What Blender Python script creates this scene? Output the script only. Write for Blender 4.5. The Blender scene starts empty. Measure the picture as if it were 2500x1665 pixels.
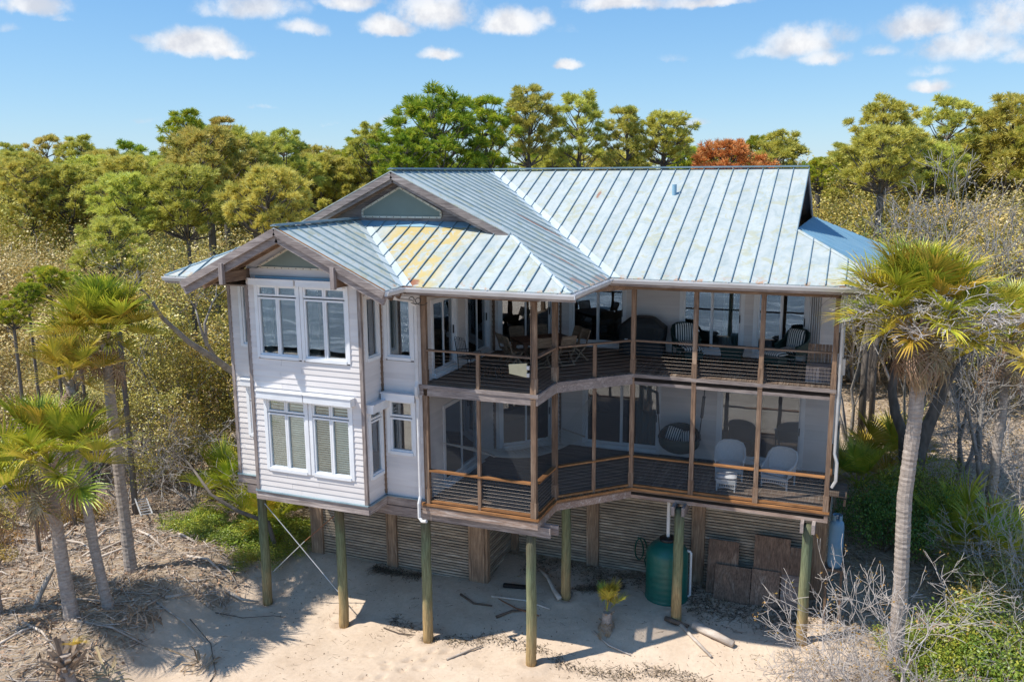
import bpy, math, random
import numpy as np
from mathutils import Vector, Matrix, Euler

R = math.radians
rnd = random.Random(7)
scene = bpy.context.scene
COL = scene.collection

# ------------------------------------------------------------------ camera
F_PX, PITCH, ROLL, YAW = 2154.09, 0.18642822, -0.00734172, 0.38439059
CAM = np.array([0.6434, -24.8368, 5.7439])
_fw = np.array([-math.sin(YAW)*math.cos(PITCH), math.cos(YAW)*math.cos(PITCH), -math.sin(PITCH)])
_r0 = np.array([math.cos(YAW), math.sin(YAW), 0.0])
_u0 = np.cross(_r0, _fw)
_r = math.cos(ROLL)*_r0 + math.sin(ROLL)*_u0
_u = -math.sin(ROLL)*_r0 + math.cos(ROLL)*_u0
cd = bpy.data.cameras.new('camera')
cam = bpy.data.objects.new('camera', cd)
COL.objects.link(cam)
cd.sensor_width = 36.0
cd.lens = 36.0*F_PX/2500.0
cd.clip_start = 0.5
cd.clip_end = 3000.0
m = Matrix.Identity(4)
for i in range(3):
    m[i][0], m[i][1], m[i][2], m[i][3] = _r[i], _u[i], -_fw[i], CAM[i]
cam.matrix_world = m
scene.camera = cam


def at(u, v, d):
    """real-world point seen at photo pixel (u, v) at depth d metres"""
    return Vector(CAM + d*(_fw + _r*(u-1250.0)/F_PX - _u*(v-832.5)/F_PX))


def V(x, y, d):
    return at(x*1.06202, y*1.06202, d)


# ------------------------------------------------------------------ light
SUN = Vector((0.53, 0.37, -1.0)).normalized()      # the way the light travels
sd = bpy.data.lights.new('sun', 'SUN')
sd.energy = 4.2
sd.angle = R(0.53)
sd.color = (1.0, 0.95, 0.86)
sun = bpy.data.objects.new('sun', sd)
sun.rotation_euler = SUN.to_track_quat('-Z', 'Y').to_euler()
sun.location = (-20, -20, 40)
COL.objects.link(sun)
scene.view_settings.view_transform = 'Standard'
scene.view_settings.look = 'None'
scene.view_settings.gamma = 1.0
scene.view_settings.use_curve_mapping = False
scene.view_settings.exposure = 0.54

W = bpy.data.worlds.new('World')
scene.world = W
W.use_nodes = True
nt = W.node_tree
nt.nodes.clear()


class NT:
    """tiny node helper"""
    def __init__(s, tree):
        s.t = tree

    def n(s, typ, **kw):
        nd = s.t.nodes.new(typ)
        for k, v in kw.items():
            if k == 'ins':
                for kk, vv in v.items():
                    s.set(nd, kk, vv)
            else:
                setattr(nd, k, v)
        return nd

    def set(s, nd, key, val):
        inp = nd.inputs[key]
        if hasattr(val, 'is_output') or isinstance(val, bpy.types.NodeSocket):
            s.t.links.new(val, inp)
        else:
            inp.default_value = val

    def math(s, op, a, b=0.0, c=None, clamp=False):
        nd = s.n('ShaderNodeMath', operation=op, use_clamp=clamp)
        s.set(nd, 0, a)
        s.set(nd, 1, b)
        if c is not None:
            s.set(nd, 2, c)
        return nd.outputs[0]

    def vm(s, op, a, b=None, out=0, scale=None):
        nd = s.n('ShaderNodeVectorMath', operation=op)
        s.set(nd, 0, a)
        if b is not None:
            s.set(nd, 1, b)
        if scale is not None:
            s.set(nd, 'Scale', scale)
        return nd.outputs[out]

    def mix(s, f, a, b, mode='MIX'):
        nd = s.n('ShaderNodeMix', data_type='RGBA', blend_type=mode)
        s.set(nd, 0, f)
        s.set(nd, 6, a)
        s.set(nd, 7, b)
        return nd.outputs[2]

    def noise(s, vec, scale, detail=3.0, rough=0.55, dist=0.0):
        nd = s.n('ShaderNodeTexNoise')
        if vec is not None:
            s.set(nd, 'Vector', vec)
        s.set(nd, 'Scale', scale)
        s.set(nd, 'Detail', detail)
        s.set(nd, 'Roughness', rough)
        s.set(nd, 'Distortion', dist)
        return nd

    def ramp(s, fac, stops, interp='LINEAR'):
        nd = s.n('ShaderNodeValToRGB')
        cr = nd.color_ramp
        cr.interpolation = interp
        while len(cr.elements) < len(stops):
            cr.elements.new(0.5)
        for e, (p, c) in zip(cr.elements, stops):
            e.position = p
            e.color = (*c, 1.0) if len(c) == 3 else c
        s.set(nd, 0, fac)
        return nd.outputs[0]

    def sstep(s, x, a, b):
        nd = s.n('ShaderNodeMapRange', interpolation_type='SMOOTHSTEP')
        s.set(nd, 0, x)
        s.set(nd, 1, a)
        s.set(nd, 2, b)
        return nd.outputs[0]


w = NT(nt)
sky = w.n('ShaderNodeTexSky', sky_type='NISHITA')
sky.sun_disc = False
sky.sun_elevation = math.asin(-SUN.z)
sky.sun_rotation = math.atan2(-SUN.x, -SUN.y)
sky.altitude = 0.0
sky.air_density = 1.0
sky.dust_density = 0.2
sky.ozone_density = 1.4
tc = w.n('ShaderNodeTexCoord')
D = tc.outputs['Generated']
# a fair-weather sky: small cumulus, each at its own bearing, plus a sparse field all around
wn = w.noise(D, 22.0, 6.0, 0.62)
warp = w.vm('SUBTRACT', wn.outputs[1], (0.5, 0.5, 0.5))
Dw = w.vm('ADD', D, w.vm('SCALE', warp, scale=0.020))
CLOUDS = [  # bearing as photo px (2355 wide view), half-sizes in the same px, density
    (455, 112, 105, 46, 1.0), (385, 98, 70, 18, .62), (525, 126, 60, 18, .8), (70, 15, 85, 36, .75), (140, 42, 30, 12, .42),
    (590, 22, 125, 44, .72), (700, 72, 66, 26, .72), (500, 30, 60, 26, .5), (895, 66, 76, 34, .9), (1000, 36, 105, 60, .85), (800, 6, 90, 32, .8),
    (1170, 58, 88, 44, .95), (1245, 44, 40, 34, .65), (1012, 126, 54, 22, .85), (1420, 10, 130, 30, .85), (1620, 6, 120, 22, .8), (1308, 156, 36, 20, .9),
    (1840, 106, 86, 58, .82), (1770, 122, 75, 26, .6), (1890, 138, 70, 26, .75), (1930, 84, 45, 40, .5), (1550, 140, 48, 14, .32), (2030, 122, 50, 18, .5),
    (2120, 66, 100, 52, .82), (2230, 110, 130, 56, .72), (2320, 50, 90, 75, .72), (2135, 202, 48, 22, .85), (2140, 165, 50, 18, .5), (2350, 130, 60, 30, .6),
    (335, 276, 30, 9, .4), (615, 249, 32, 8, .42), (760, 290, 28, 8, .45), (890, 284, 32, 14, .55), (1590, 286, 50, 15, .55), (1545, 266, 24, 14, .4),
    (715, 330, 36, 14, .35), (575, 252, 16, 6, .35), (10, 62, 30, 12, .4), (1320, 66, 44, 16, .3)]
dens = None
shade = None
for (cx, cy, sx, sy, k) in CLOUDS:
    c = (V(cx, cy, 1.0) - Vector(CAM)).normalized()
    a = Vector((c.y, -c.x, 0)).normalized()
    b = a.cross(c).normalized()
    hx = sx*1.062/F_PX
    hy = sy*1.062/F_PX
    x = w.vm('DOT_PRODUCT', Dw, tuple(a/hx), out=1)
    yv = w.vm('DOT_PRODUCT', Dw, tuple(b/hy), out=1)
    front = w.vm('DOT_PRODUCT', Dw, tuple(c), out=1)
    yy = w.math('MAXIMUM', yv, w.math('MULTIPLY', yv, -1.9))
    d2 = w.math('ADD', w.math('MULTIPLY', x, x), w.math('MULTIPLY', yy, yy))
    mk = w.math('MULTIPLY', w.math('SUBTRACT', 1.25, d2), k)
    mk = w.math('MULTIPLY', mk, w.math('GREATER_THAN', front, 0.5))
    dens = mk if dens is None else w.math('MAXIMUM', dens, mk)
# sparse cumulus field for the rest of the dome
sep = w.n('ShaderNodeSeparateXYZ')
w.set(sep, 0, D)
zz = w.math('MAXIMUM', w.math('ADD', sep.outputs[2], 0.10), 0.05)
pl = w.vm('MULTIPLY', D, w.vm('DIVIDE', (1.0, 1.0, 0.0), w.n('ShaderNodeCombineXYZ', ins={0: zz, 1: zz, 2: zz}).outputs[0]))
fn = w.noise(pl, 1.15, 6.0, 0.6)
fwd = w.vm('DOT_PRODUCT', D, tuple(_fw), out=1)
field = w.math('MULTIPLY', w.sstep(fn.outputs[0], 0.56, 0.78), w.sstep(fwd, 0.72, 0.50))
field = w.math('MULTIPLY', field, w.sstep(sep.outputs[2], 0.015, 0.10))
wn2 = w.noise(D, 40.0, 9.0, 0.66)
soft = w.math('ADD', dens, w.math('MULTIPLY', w.math('SUBTRACT', wn2.outputs[0], 0.5), 1.9))
cm = w.math('MULTIPLY', w.sstep(soft, 0.10, 0.90), w.math('MINIMUM', w.math('MAXIMUM', dens, 0.0), 1.0))
cm = w.math('MAXIMUM', cm, field, clamp=True)
# sky colour: a little deeper blue than the raw model, as in the photograph
hs = w.n('ShaderNodeHueSaturation', ins={'Saturation': 1.0, 'Value': 1.0, 'Color': sky.outputs[0]})
grad = w.ramp(w.math('MULTIPLY', sep.outputs[2], 1.0, clamp=True), [(0.0, (1.0, 2.3, 3.6)), (0.07, (0.72, 1.98, 3.5)), (0.18, (0.42, 1.6, 3.35)), (0.5, (0.6, 1.95, 4.3)), (1.0, (0.5, 1.6, 4.0))])
skyc = w.mix(0.70, hs.outputs[0], grad)
cl_n = w.noise(D, 30.0, 4.0, 0.6)
cloudc = w.ramp(cl_n.outputs[0], [(0.38, (3.15, 3.3, 3.65)), (0.60, (4.4, 4.45, 4.55))])
fin = w.mix(cm, skyc, cloudc)
bg = w.n('ShaderNodeBackground', ins={'Color': fin, 'Strength': 0.15})
wo = w.n('ShaderNodeOutputWorld')
nt.links.new(bg.outputs[0], wo.inputs[0])

# ------------------------------------------------------------------ helpers: scene tree


def tag(o, label=None, cat=None, group=None, kind=None):
    if label:
        o['label'] = label
    if cat:
        o['category'] = cat
    if group:
        o['group'] = group
    if kind:
        o['kind'] = kind
    return o


def empty(name, loc=(0, 0, 0), rz=0.0):
    o = bpy.data.objects.new(name, None)
    o.empty_display_size = 0.3
    COL.objects.link(o)
    o.location = loc
    o.rotation_euler = (0, 0, rz)
    return o


def link(name, me, parent=None, loc=(0, 0, 0), rot=None, sc=None):
    o = bpy.data.objects.new(name, me)
    COL.objects.link(o)
    if parent is not None:
        o.parent = parent
    o.location = loc
    if rot is not None:
        o.rotation_euler = rot
    if sc is not None:
        o.scale = sc
    return o


def copy_tree(o, parent=None):
    c = o.copy()
    COL.objects.link(c)
    if parent is not None:
        c.parent = parent
    for ch in list(o.children):
        copy_tree(ch, c)
    return c


class MB:
    def __init__(s):
        s.v = []
        s.f = []
        s.mi = []

    def add(s, vs, fs, mi=0):
        o = len(s.v)
        s.v.extend([tuple(p) for p in vs])
        for f in fs:
            s.f.append([i+o for i in f])
            s.mi.append(mi)
        return s

    def box(s, x0, x1, y0, y1, z0, z1, mi=0, M=None):
        vs = [(x, y, z) for z in (z0, z1) for y in (y0, y1) for x in (x0, x1)]
        if M is not None:
            vs = [M @ Vector(p) for p in vs]
        fs = [(0, 2, 3, 1), (4, 5, 7, 6), (0, 1, 5, 4), (2, 6, 7, 3), (0, 4, 6, 2), (1, 3, 7, 5)]
        return s.add(vs, fs, mi)

    def beam(s, p0, p1, wd, ht, mi=0, up=(0, 0, 1), roll=0.0):
        p0, p1 = Vector(p0), Vector(p1)
        d = (p1-p0)
        L = d.length
        d.normalize()
        up = Vector(up)
        if abs(d.dot(up)) > 0.98:
            up = Vector((0, 1, 0))
        sdv = d.cross(up).normalized()
        upv = sdv.cross(d).normalized()
        M = Matrix((sdv, d, upv)).transposed().to_4x4()
        M.translation = p0
        if roll:
            M = M @ Matrix.Rotation(roll, 4, 'Y')
        return s.box(-wd/2, wd/2, 0, L, -ht/2, ht/2, mi, M)

    def tube(s, pts, rads, n=6, mi=0, cap=True):
        pts = [Vector(p) for p in pts]
        if not hasattr(rads, '__len__'):
            rads = [rads]*len(pts)
        o = len(s.v)
        prev = None
        for i, p in enumerate(pts):
            t = (pts[min(i+1, len(pts)-1)] - pts[max(i-1, 0)]).normalized()
            if prev is None:
                a = t.cross(Vector((0, 0, 1)))
                if a.length < 1e-3:
                    a = t.cross(Vector((0, 1, 0)))
            else:
                a = prev - t*prev.dot(t)
            a.normalize()
            prev = a
            b = t.cross(a)
            for k in range(n):
                an = 2*math.pi*k/n
                s.v.append(tuple(p + (a*math.cos(an) + b*math.sin(an))*rads[i]))
        for i in range(len(pts)-1):
            for k in range(n):
                k2 = (k+1) % n
                s.f.append([o+i*n+k, o+i*n+k2, o+(i+1)*n+k2, o+(i+1)*n+k])
                s.mi.append(mi)
        if cap:
            s.f.append([o+k for k in range(n)][::-1])
            s.f.append([o+(len(pts)-1)*n+k for k in range(n)])
            s.mi += [mi, mi]
        return s

    def lathe(s, prof, n=20, c=(0, 0, 0), mi=0):
        o = len(s.v)
        for (r, z) in prof:
            for k in range(n):
                an = 2*math.pi*k/n
                s.v.append((c[0]+r*math.cos(an), c[1]+r*math.sin(an), c[2]+z))
        for i in range(len(prof)-1):
            for k in range(n):
                k2 = (k+1) % n
                s.f.append([o+i*n+k, o+i*n+k2, o+(i+1)*n+k2, o+(i+1)*n+k])
                s.mi.append(mi)
        s.f.append([o+k for k in range(n)][::-1])
        s.f.append([o+(len(prof)-1)*n+k for k in range(n)])
        s.mi += [mi, mi]
        return s

    def prism(s, poly, vec, mi=0):
        n = len(poly)
        vec = Vector(vec)
        top = [Vector(p) for p in poly]
        bot = [p+vec for p in top]
        fs = [list(range(n)), list(range(2*n-1, n-1, -1))]
        for i in range(n):
            j = (i+1) % n
            fs.append([i, n+i, n+j, j])
        return s.add(top+bot, fs, mi)

    def mesh(s, name, mats, smooth=False):
        me = bpy.data.meshes.new(name)
        me.from_pydata(s.v, [], s.f)
        for mt in (mats if isinstance(mats, (list, tuple)) else [mats]):
            me.materials.append(mt)
        if any(s.mi):
            me.polygons.foreach_set('material_index', s.mi)
        if smooth:
            me.polygons.foreach_set('use_smooth', [True]*len(me.polygons))
        me.update()
        return me

    def build(s, name, mats, parent=None, loc=(0, 0, 0), smooth=False, rot=None):
        return link(name, s.mesh(name, mats, smooth), parent, loc, rot)


def np_mesh(name, verts, quads=None, tris=None, mats=None, mat_idx=None, smooth=False):
    """fast mesh from numpy arrays"""
    me = bpy.data.meshes.new(name)
    verts = np.asarray(verts, dtype=np.float32)
    nq = 0 if quads is None else len(quads)
    ntr = 0 if tris is None else len(tris)
    loops = []
    if nq:
        loops.append(np.asarray(quads, dtype=np.int32).ravel())
    if ntr:
        loops.append(np.asarray(tris, dtype=np.int32).ravel())
    lp = np.concatenate(loops)
    me.vertices.add(len(verts))
    me.vertices.foreach_set('co', verts.ravel())
    me.loops.add(len(lp))
    me.loops.foreach_set('vertex_index', lp)
    me.polygons.add(nq+ntr)
    st = np.concatenate([np.arange(nq, dtype=np.int32)*4, nq*4+np.arange(ntr, dtype=np.int32)*3])
    me.polygons.foreach_set('loop_start', st)
    for mt in mats or []:
        me.materials.append(mt)
    if mat_idx is not None:
        me.polygons.foreach_set('material_index', np.asarray(mat_idx, dtype=np.int32))
    if smooth:
        me.polygons.foreach_set('use_smooth', np.ones(nq+ntr, dtype=bool))
    me.update(calc_edges=True)
    me.validate()
    return me


# ------------------------------------------------------------------ materials


def newmat(name):
    mt = bpy.data.materials.new(name)
    mt.use_nodes = True
    mt.node_tree.nodes.clear()
    h = NT(mt.node_tree)
    out = h.n('ShaderNodeOutputMaterial')
    return mt, h, out


def obj_vec(h, scale=(1, 1, 1), rand=True):
    t = h.n('ShaderNodeTexCoord')
    v = t.outputs['Object']
    if rand:
        oi = h.n('ShaderNodeObjectInfo')
        k = h.math('MULTIPLY', oi.outputs['Random'], 57.0)
        v = h.vm('ADD', v, h.n('ShaderNodeCombineXYZ', ins={0: k, 1: k, 2: k}).outputs[0])
    if scale != (1, 1, 1):
        v = h.vm('MULTIPLY', v, scale)
    return v


def plain(name, c1, c2=None, rough=0.55, scale=(3, 3, 3), detail=4.0, bump=0.0, metal=0.0, spec=0.4, lo=0.35, hi=0.65, rand=True, objvar=0.0):
    mt, h, out = newmat(name)
    bs = h.n('ShaderNodeBsdfPrincipled')
    v = obj_vec(h, scale, rand)
    nz = h.noise(v, 1.0, detail, 0.6)
    if c2 is None:
        c2 = tuple(x*0.82 for x in c1)
    col = h.ramp(nz.outputs[0], [(lo, c1), (hi, c2)])
    if objvar:
        oi = h.n('ShaderNodeObjectInfo')
        hv = h.n('ShaderNodeHueSaturation', ins={'Color': col, 'Value': h.math('MULTIPLY_ADD', oi.outputs['Random'], objvar, 1.0-objvar/2)})
        col = hv.outputs[0]
    h.set(bs, 'Base Color', col)
    bs.inputs['Roughness'].default_value = rough
    bs.inputs['Metallic'].default_value = metal
    bs.inputs['Specular IOR Level'].default_value = spec
    if bump:
        n2 = h.noise(v, 3.0, 5.0, 0.65)
        bp = h.n('ShaderNodeBump', ins={'Strength': bump, 'Distance': 0.02, 'Height': n2.outputs[0]})
        h.set(bs, 'Normal', bp.outputs[0])
    mt.node_tree.links.new(bs.outputs[0], out.inputs[0])
    return mt


def wood(name, cols, axis='x', rough=0.75, sc=1.0, objvar=0.35, knots=True):
    """weathered timber with grain along one axis"""
    mt, h, out = newmat(name)
    bs = h.n('ShaderNodeBsdfPrincipled')
    s_ = {'x': (0.7, 9, 9), 'y': (9, 0.7, 9), 'z': (9, 9, 0.7)}[axis]
    s2 = {'x': (2.0, 60, 60), 'y': (60, 2.0, 60), 'z': (60, 60, 2.0)}[axis]
    s_ = tuple(q*sc for q in s_)
    s2 = tuple(q*sc for q in s2)
    v = obj_vec(h, s_)
    nz = h.noise(v, 1.0, 5.0, 0.62, 0.8)
    n = len(cols)
    col = h.ramp(nz.outputs[0], [(0.30+0.42*i/max(1, n-1), c) for i, c in enumerate(cols)])
    g = h.noise(obj_vec(h, s2), 1.0, 3.0, 0.7)
    gr = h.ramp(g.outputs[0], [(0.38, (0.42, 0.40, 0.40)), (0.58, (1.05, 1.05, 1.05))])
    col = h.mix(0.75, col, gr, 'MULTIPLY')
    big = h.noise(obj_vec(h, (0.8, 0.8, 0.8)), 1.6, 3.0)
    bw = h.ramp(big.outputs[0], [(0.35, (0.72, 0.70, 0.70)), (0.65, (1.12, 1.10, 1.06))])
    col = h.mix(0.8, col, bw, 'MULTIPLY')
    oi = h.n('ShaderNodeObjectInfo')
    hv = h.n('ShaderNodeHueSaturation', ins={'Color': col, 'Value': h.math('MULTIPLY_ADD', oi.outputs['Random'], objvar, 1.0-objvar/2)})
    h.set(bs, 'Base Color', hv.outputs[0])
    bs.inputs['Roughness'].default_value = rough
    bs.inputs['Specular IOR Level'].default_value = 0.25
    bp = h.n('ShaderNodeBump', ins={'Strength': 0.5, 'Distance': 0.006, 'Height': g.outputs[0]})
    h.set(bs, 'Normal', bp.outputs[0])
    mt.node_tree.links.new(bs.outputs[0], out.inputs[0])
    return mt


def leafmat(name, stops, rough=0.5, trans=0.25, objvar=0.25, spec=0.3, hue=0.02, patch=1.3):
    mt, h, out = newmat(name)
    ge = h.n('ShaderNodeNewGeometry')
    pn = h.noise(h.n('ShaderNodeTexCoord').outputs['Object'], patch, 3.0, 0.6)
    fac = h.math('MULTIPLY_ADD', h.math('SUBTRACT', pn.outputs[0], 0.5), 1.7, h.math('MULTIPLY_ADD', ge.outputs['Random Per Island'], 0.62, 0.19), clamp=True)
    col = h.ramp(fac, stops)
    oi = h.n('ShaderNodeObjectInfo')
    hv = h.n('ShaderNodeHueSaturation', ins={'Color': col,
             'Value': h.math('MULTIPLY_ADD', oi.outputs['Random'], objvar, 1.0-objvar/2),
             'Hue': h.math('MULTIPLY_ADD', h.math('FRACT', h.math('MULTIPLY', oi.outputs['Random'], 7.31)), hue*2, 0.5-hue)})
    bs = h.n('ShaderNodeBsdfPrincipled', ins={'Base Color': hv.outputs[0], 'Roughness': rough, 'Specular IOR Level': spec})
    if trans:
        tr = h.n('ShaderNodeBsdfTranslucent', ins={'Color': hv.outputs[0]})
        mx = h.n('ShaderNodeMixShader', ins={0: trans})
        mt.node_tree.links.new(bs.outputs[0], mx.inputs[1])
        mt.node_tree.links.new(tr.outputs[0], mx.inputs[2])
        mt.node_tree.links.new(mx.outputs[0], out.inputs[0])
    else:
        mt.node_tree.links.new(bs.outputs[0], out.inputs[0])
    return mt


GREY_W = [(0.42, 0.37, 0.35), (0.28, 0.235, 0.22), (0.50, 0.445, 0.42)]
BRN_W = [(0.33, 0.215, 0.14), (0.22, 0.145, 0.10), (0.42, 0.31, 0.225)]
ORG_W = [(0.42, 0.20, 0.075), (0.30, 0.14, 0.055), (0.50, 0.27, 0.12)]
M = {}
for ax in 'xyz':
    M['grey_'+ax] = wood('grey_wood_'+ax, GREY_W, ax)
    M['brown_'+ax] = wood('brown_wood_'+ax, BRN_W, ax)
    M['orange_'+ax] = wood('rail_wood_'+ax, ORG_W, ax, objvar=0.2)
M['pale_x'] = wood('bleached_wood_x', [(0.50, 0.43, 0.39), (0.32, 0.22, 0.17), (0.58, 0.52, 0.48)], 'x', objvar=0.1)
M['deck_x'] = wood('deck_wood_x', [(0.24, 0.17, 0.12), (0.16, 0.115, 0.085), (0.30, 0.25, 0.20)], 'x')
M['deck_y'] = wood('deck_wood_y', [(0.24, 0.17, 0.12), (0.16, 0.115, 0.085), (0.30, 0.25, 0.20)], 'y', objvar=0.6)
M['slat_x'] = wood('slat_wood_x', [(0.58, 0.49, 0.375), (0.42, 0.345, 0.26), (0.66, 0.60, 0.50)], 'x', objvar=0.45)
M['slat_y'] = wood('slat_wood_y', [(0.58, 0.49, 0.375), (0.42, 0.345, 0.26), (0.66, 0.60, 0.50)], 'y', objvar=0.45)
M['chairwood'] = wood('chair_wood', [(0.34, 0.25, 0.17), (0.25, 0.18, 0.12), (0.42, 0.32, 0.23)], 'x', objvar=0.1)
M['tablewood'] = wood('table_wood', [(0.16, 0.085, 0.05), (0.11, 0.06, 0.04), (0.22, 0.12, 0.07)], 'x', objvar=0.1)
M['ply'] = wood('plywood', [(0.34, 0.215, 0.15), (0.23, 0.15, 0.105), (0.42, 0.31, 0.235)], 'z', sc=0.5, objvar=0.35)
M['drift'] = plain('driftwood', (0.56, 0.49, 0.42), (0.38, 0.30, 0.235), 0.85, (2, 2, 7), 5, 0.4, objvar=0.4)
M['drift_dark'] = plain('dark_driftwood', (0.16, 0.115, 0.085), (0.08, 0.06, 0.045), 0.9, (3, 3, 6), 5, 0.4)
M['siding'] = plain('siding_paint', (0.72, 0.68, 0.655), (0.63, 0.585, 0.565), 0.6, (0.9, 0.9, 5), 6, 0.08, objvar=0.11, lo=.3, hi=.72)
M['white'] = plain('white_frame', (0.78, 0.79, 0.80), (0.70, 0.71, 0.73), 0.4, (2, 2, 2))
M['awning'] = plain('shutter_box_white', (0.76, 0.77, 0.79), (0.66, 0.67, 0.69), 0.45, (1.5, 3, 6), 5)
M['alu'] = plain('gutter_paint', (0.62, 0.62, 0.63), (0.52, 0.51, 0.50), 0.45, (1.2, 4, 4), 5)
M['antenna'] = plain('antenna_cream', (0.62, 0.55, 0.34), (0.55, 0.48, 0.30), 0.5)
M['cream'] = plain('cream_frame', (0.70, 0.66, 0.56), (0.60, 0.54, 0.42), 0.5, (5, 5, 5))
M['soffit'] = plain('soffit', (0.30, 0.24, 0.20), (0.24, 0.19, 0.16), 0.7, (1, 12, 1))
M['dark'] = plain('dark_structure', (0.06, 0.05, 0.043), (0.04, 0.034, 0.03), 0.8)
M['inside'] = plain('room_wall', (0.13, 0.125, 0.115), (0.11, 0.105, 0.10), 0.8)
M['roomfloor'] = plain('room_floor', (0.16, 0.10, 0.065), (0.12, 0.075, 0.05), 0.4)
M['skirtpost'] = wood('skirt_post_wood', [(0.46, 0.33, 0.225), (0.33, 0.225, 0.15), (0.55, 0.42, 0.31)], 'z')
M['curtain'] = plain('curtain', (0.42, 0.47, 0.44), (0.34, 0.39, 0.37), 0.8, (40, 40, 0.3))
M['louver'] = plain('louver_white', (0.84, 0.84, 0.78), (0.80, 0.80, 0.74), 0.45)
M['panel'] = plain('gable_panel', (0.20, 0.245, 0.215), (0.18, 0.22, 0.195), 0.35, (1, 1, 1))
M['black_metal'] = plain('black_metal', (0.02, 0.021, 0.023), (0.03, 0.03, 0.032), 0.4, metal=0.4)
M['steel'] = plain('steel_cable', (0.36, 0.30, 0.25), (0.28, 0.24, 0.20), 0.4, metal=0.5)
M['galv'] = plain('galvanised', (0.60, 0.60, 0.60), (0.48, 0.47, 0.46), 0.45, metal=0.4)
M['rust'] = plain('rust_metal', (0.26, 0.12, 0.06), (0.17, 0.075, 0.04), 0.8)
M['pvc'] = plain('white_pvc', (0.78, 0.78, 0.76), (0.70, 0.70, 0.69), 0.4)
M['cover'] = plain('grill_cover', (0.016, 0.019, 0.021), (0.024, 0.027, 0.03), 0.6, (4, 4, 4), bump=0.3)
M['wicker_dark'] = plain('dark_green_wicker', (0.010, 0.032, 0.027), (0.018, 0.047, 0.04), 0.5, (30, 30, 30), bump=0.6)
M['wicker_white'] = plain('white_wicker', (0.66, 0.68, 0.69), (0.55, 0.57, 0.585), 0.55, (30, 30, 30), bump=0.6)
M['tankgreen'] = plain('tank_green', (0.008, 0.105, 0.080), (0.012, 0.135, 0.105), 0.38, (1.5, 1.5, 3), 4, spec=0.5)
M['propane'] = plain('tank_blue', (0.15, 0.28, 0.39), (0.12, 0.23, 0.33), 0.45, (2, 2, 2))
M['rope'] = plain('rope', (0.62, 0.58, 0.50), (0.5, 0.46, 0.40), 0.8, (20, 20, 20))
M['hosegreen'] = plain('hose_green', (0.01, 0.09, 0.06), None, 0.4)


def glassmat(name, tint, refl=0.16, k=1.6):
    mt, h, out = newmat(name)
    tr = h.n('ShaderNodeBsdfTransparent', ins={'Color': (*tint, 1)})
    gl = h.n('ShaderNodeBsdfGlossy', ins={'Color': (0.92, 0.96, 1.0, 1), 'Roughness': 0.012})
    wv = h.noise(obj_vec(h, (1.6, 1.6, 1.1)), 1.0, 1.5)
    bp = h.n('ShaderNodeBump', ins={'Strength': 0.05, 'Distance': 0.03, 'Height': wv.outputs[0]})
    h.set(gl, 'Normal', bp.outputs[0])
    fr = h.n('ShaderNodeFresnel', ins={'IOR': 1.5})
    fac = h.math('MULTIPLY_ADD', fr.outputs[0], k, refl-0.04*k, clamp=True)
    mx = h.n('ShaderNodeMixShader', ins={0: fac})
    mt.node_tree.links.new(tr.outputs[0], mx.inputs[1])
    mt.node_tree.links.new(gl.outputs[0], mx.inputs[2])
    mt.node_tree.links.new(mx.outputs[0], out.inputs[0])
    return mt


M['glass'] = glassmat('window_glass', (0.74, 0.80, 0.80), 0.19)
M['glass_clear'] = glassmat('clear_glass', (0.92, 0.98, 0.96), 0.06)


def screenmat():
    mt, h, out = newmat('insect_screen')
    tr = h.n('ShaderNodeBsdfTransparent', ins={'Color': (1, 1, 1, 1)})
    df = h.n('ShaderNodeBsdfDiffuse', ins={'Color': (0.085, 0.09, 0.10, 1)})
    mx = h.n('ShaderNodeMixShader', ins={0: 0.29})
    mt.node_tree.links.new(tr.outputs[0], mx.inputs[1])
    mt.node_tree.links.new(df.outputs[0], mx.inputs[2])
    mt.node_tree.links.new(mx.outputs[0], out.inputs[0])
    return mt


M['screen'] = screenmat()


def stripes():
    mt, h, out = newmat('striped_fabric')
    t = h.n('ShaderNodeTexCoord')
    sp = h.n('ShaderNodeSeparateXYZ')
    h.set(sp, 0, t.outputs['Object'])
    s_ = h.math('SINE', h.math('MULTIPLY', sp.outputs[0], 2*math.pi/0.072))
    f = h.math('GREATER_THAN', s_, 0.1)
    col = h.mix(f, (0.03, 0.05, 0.06, 1), (0.66, 0.67, 0.64, 1))
    bs = h.n('ShaderNodeBsdfPrincipled', ins={'Base Color': col, 'Roughness': 0.85})
    mt.node_tree.links.new(bs.outputs[0], out.inputs[0])
    return mt


M['stripe'] = stripes()


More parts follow.
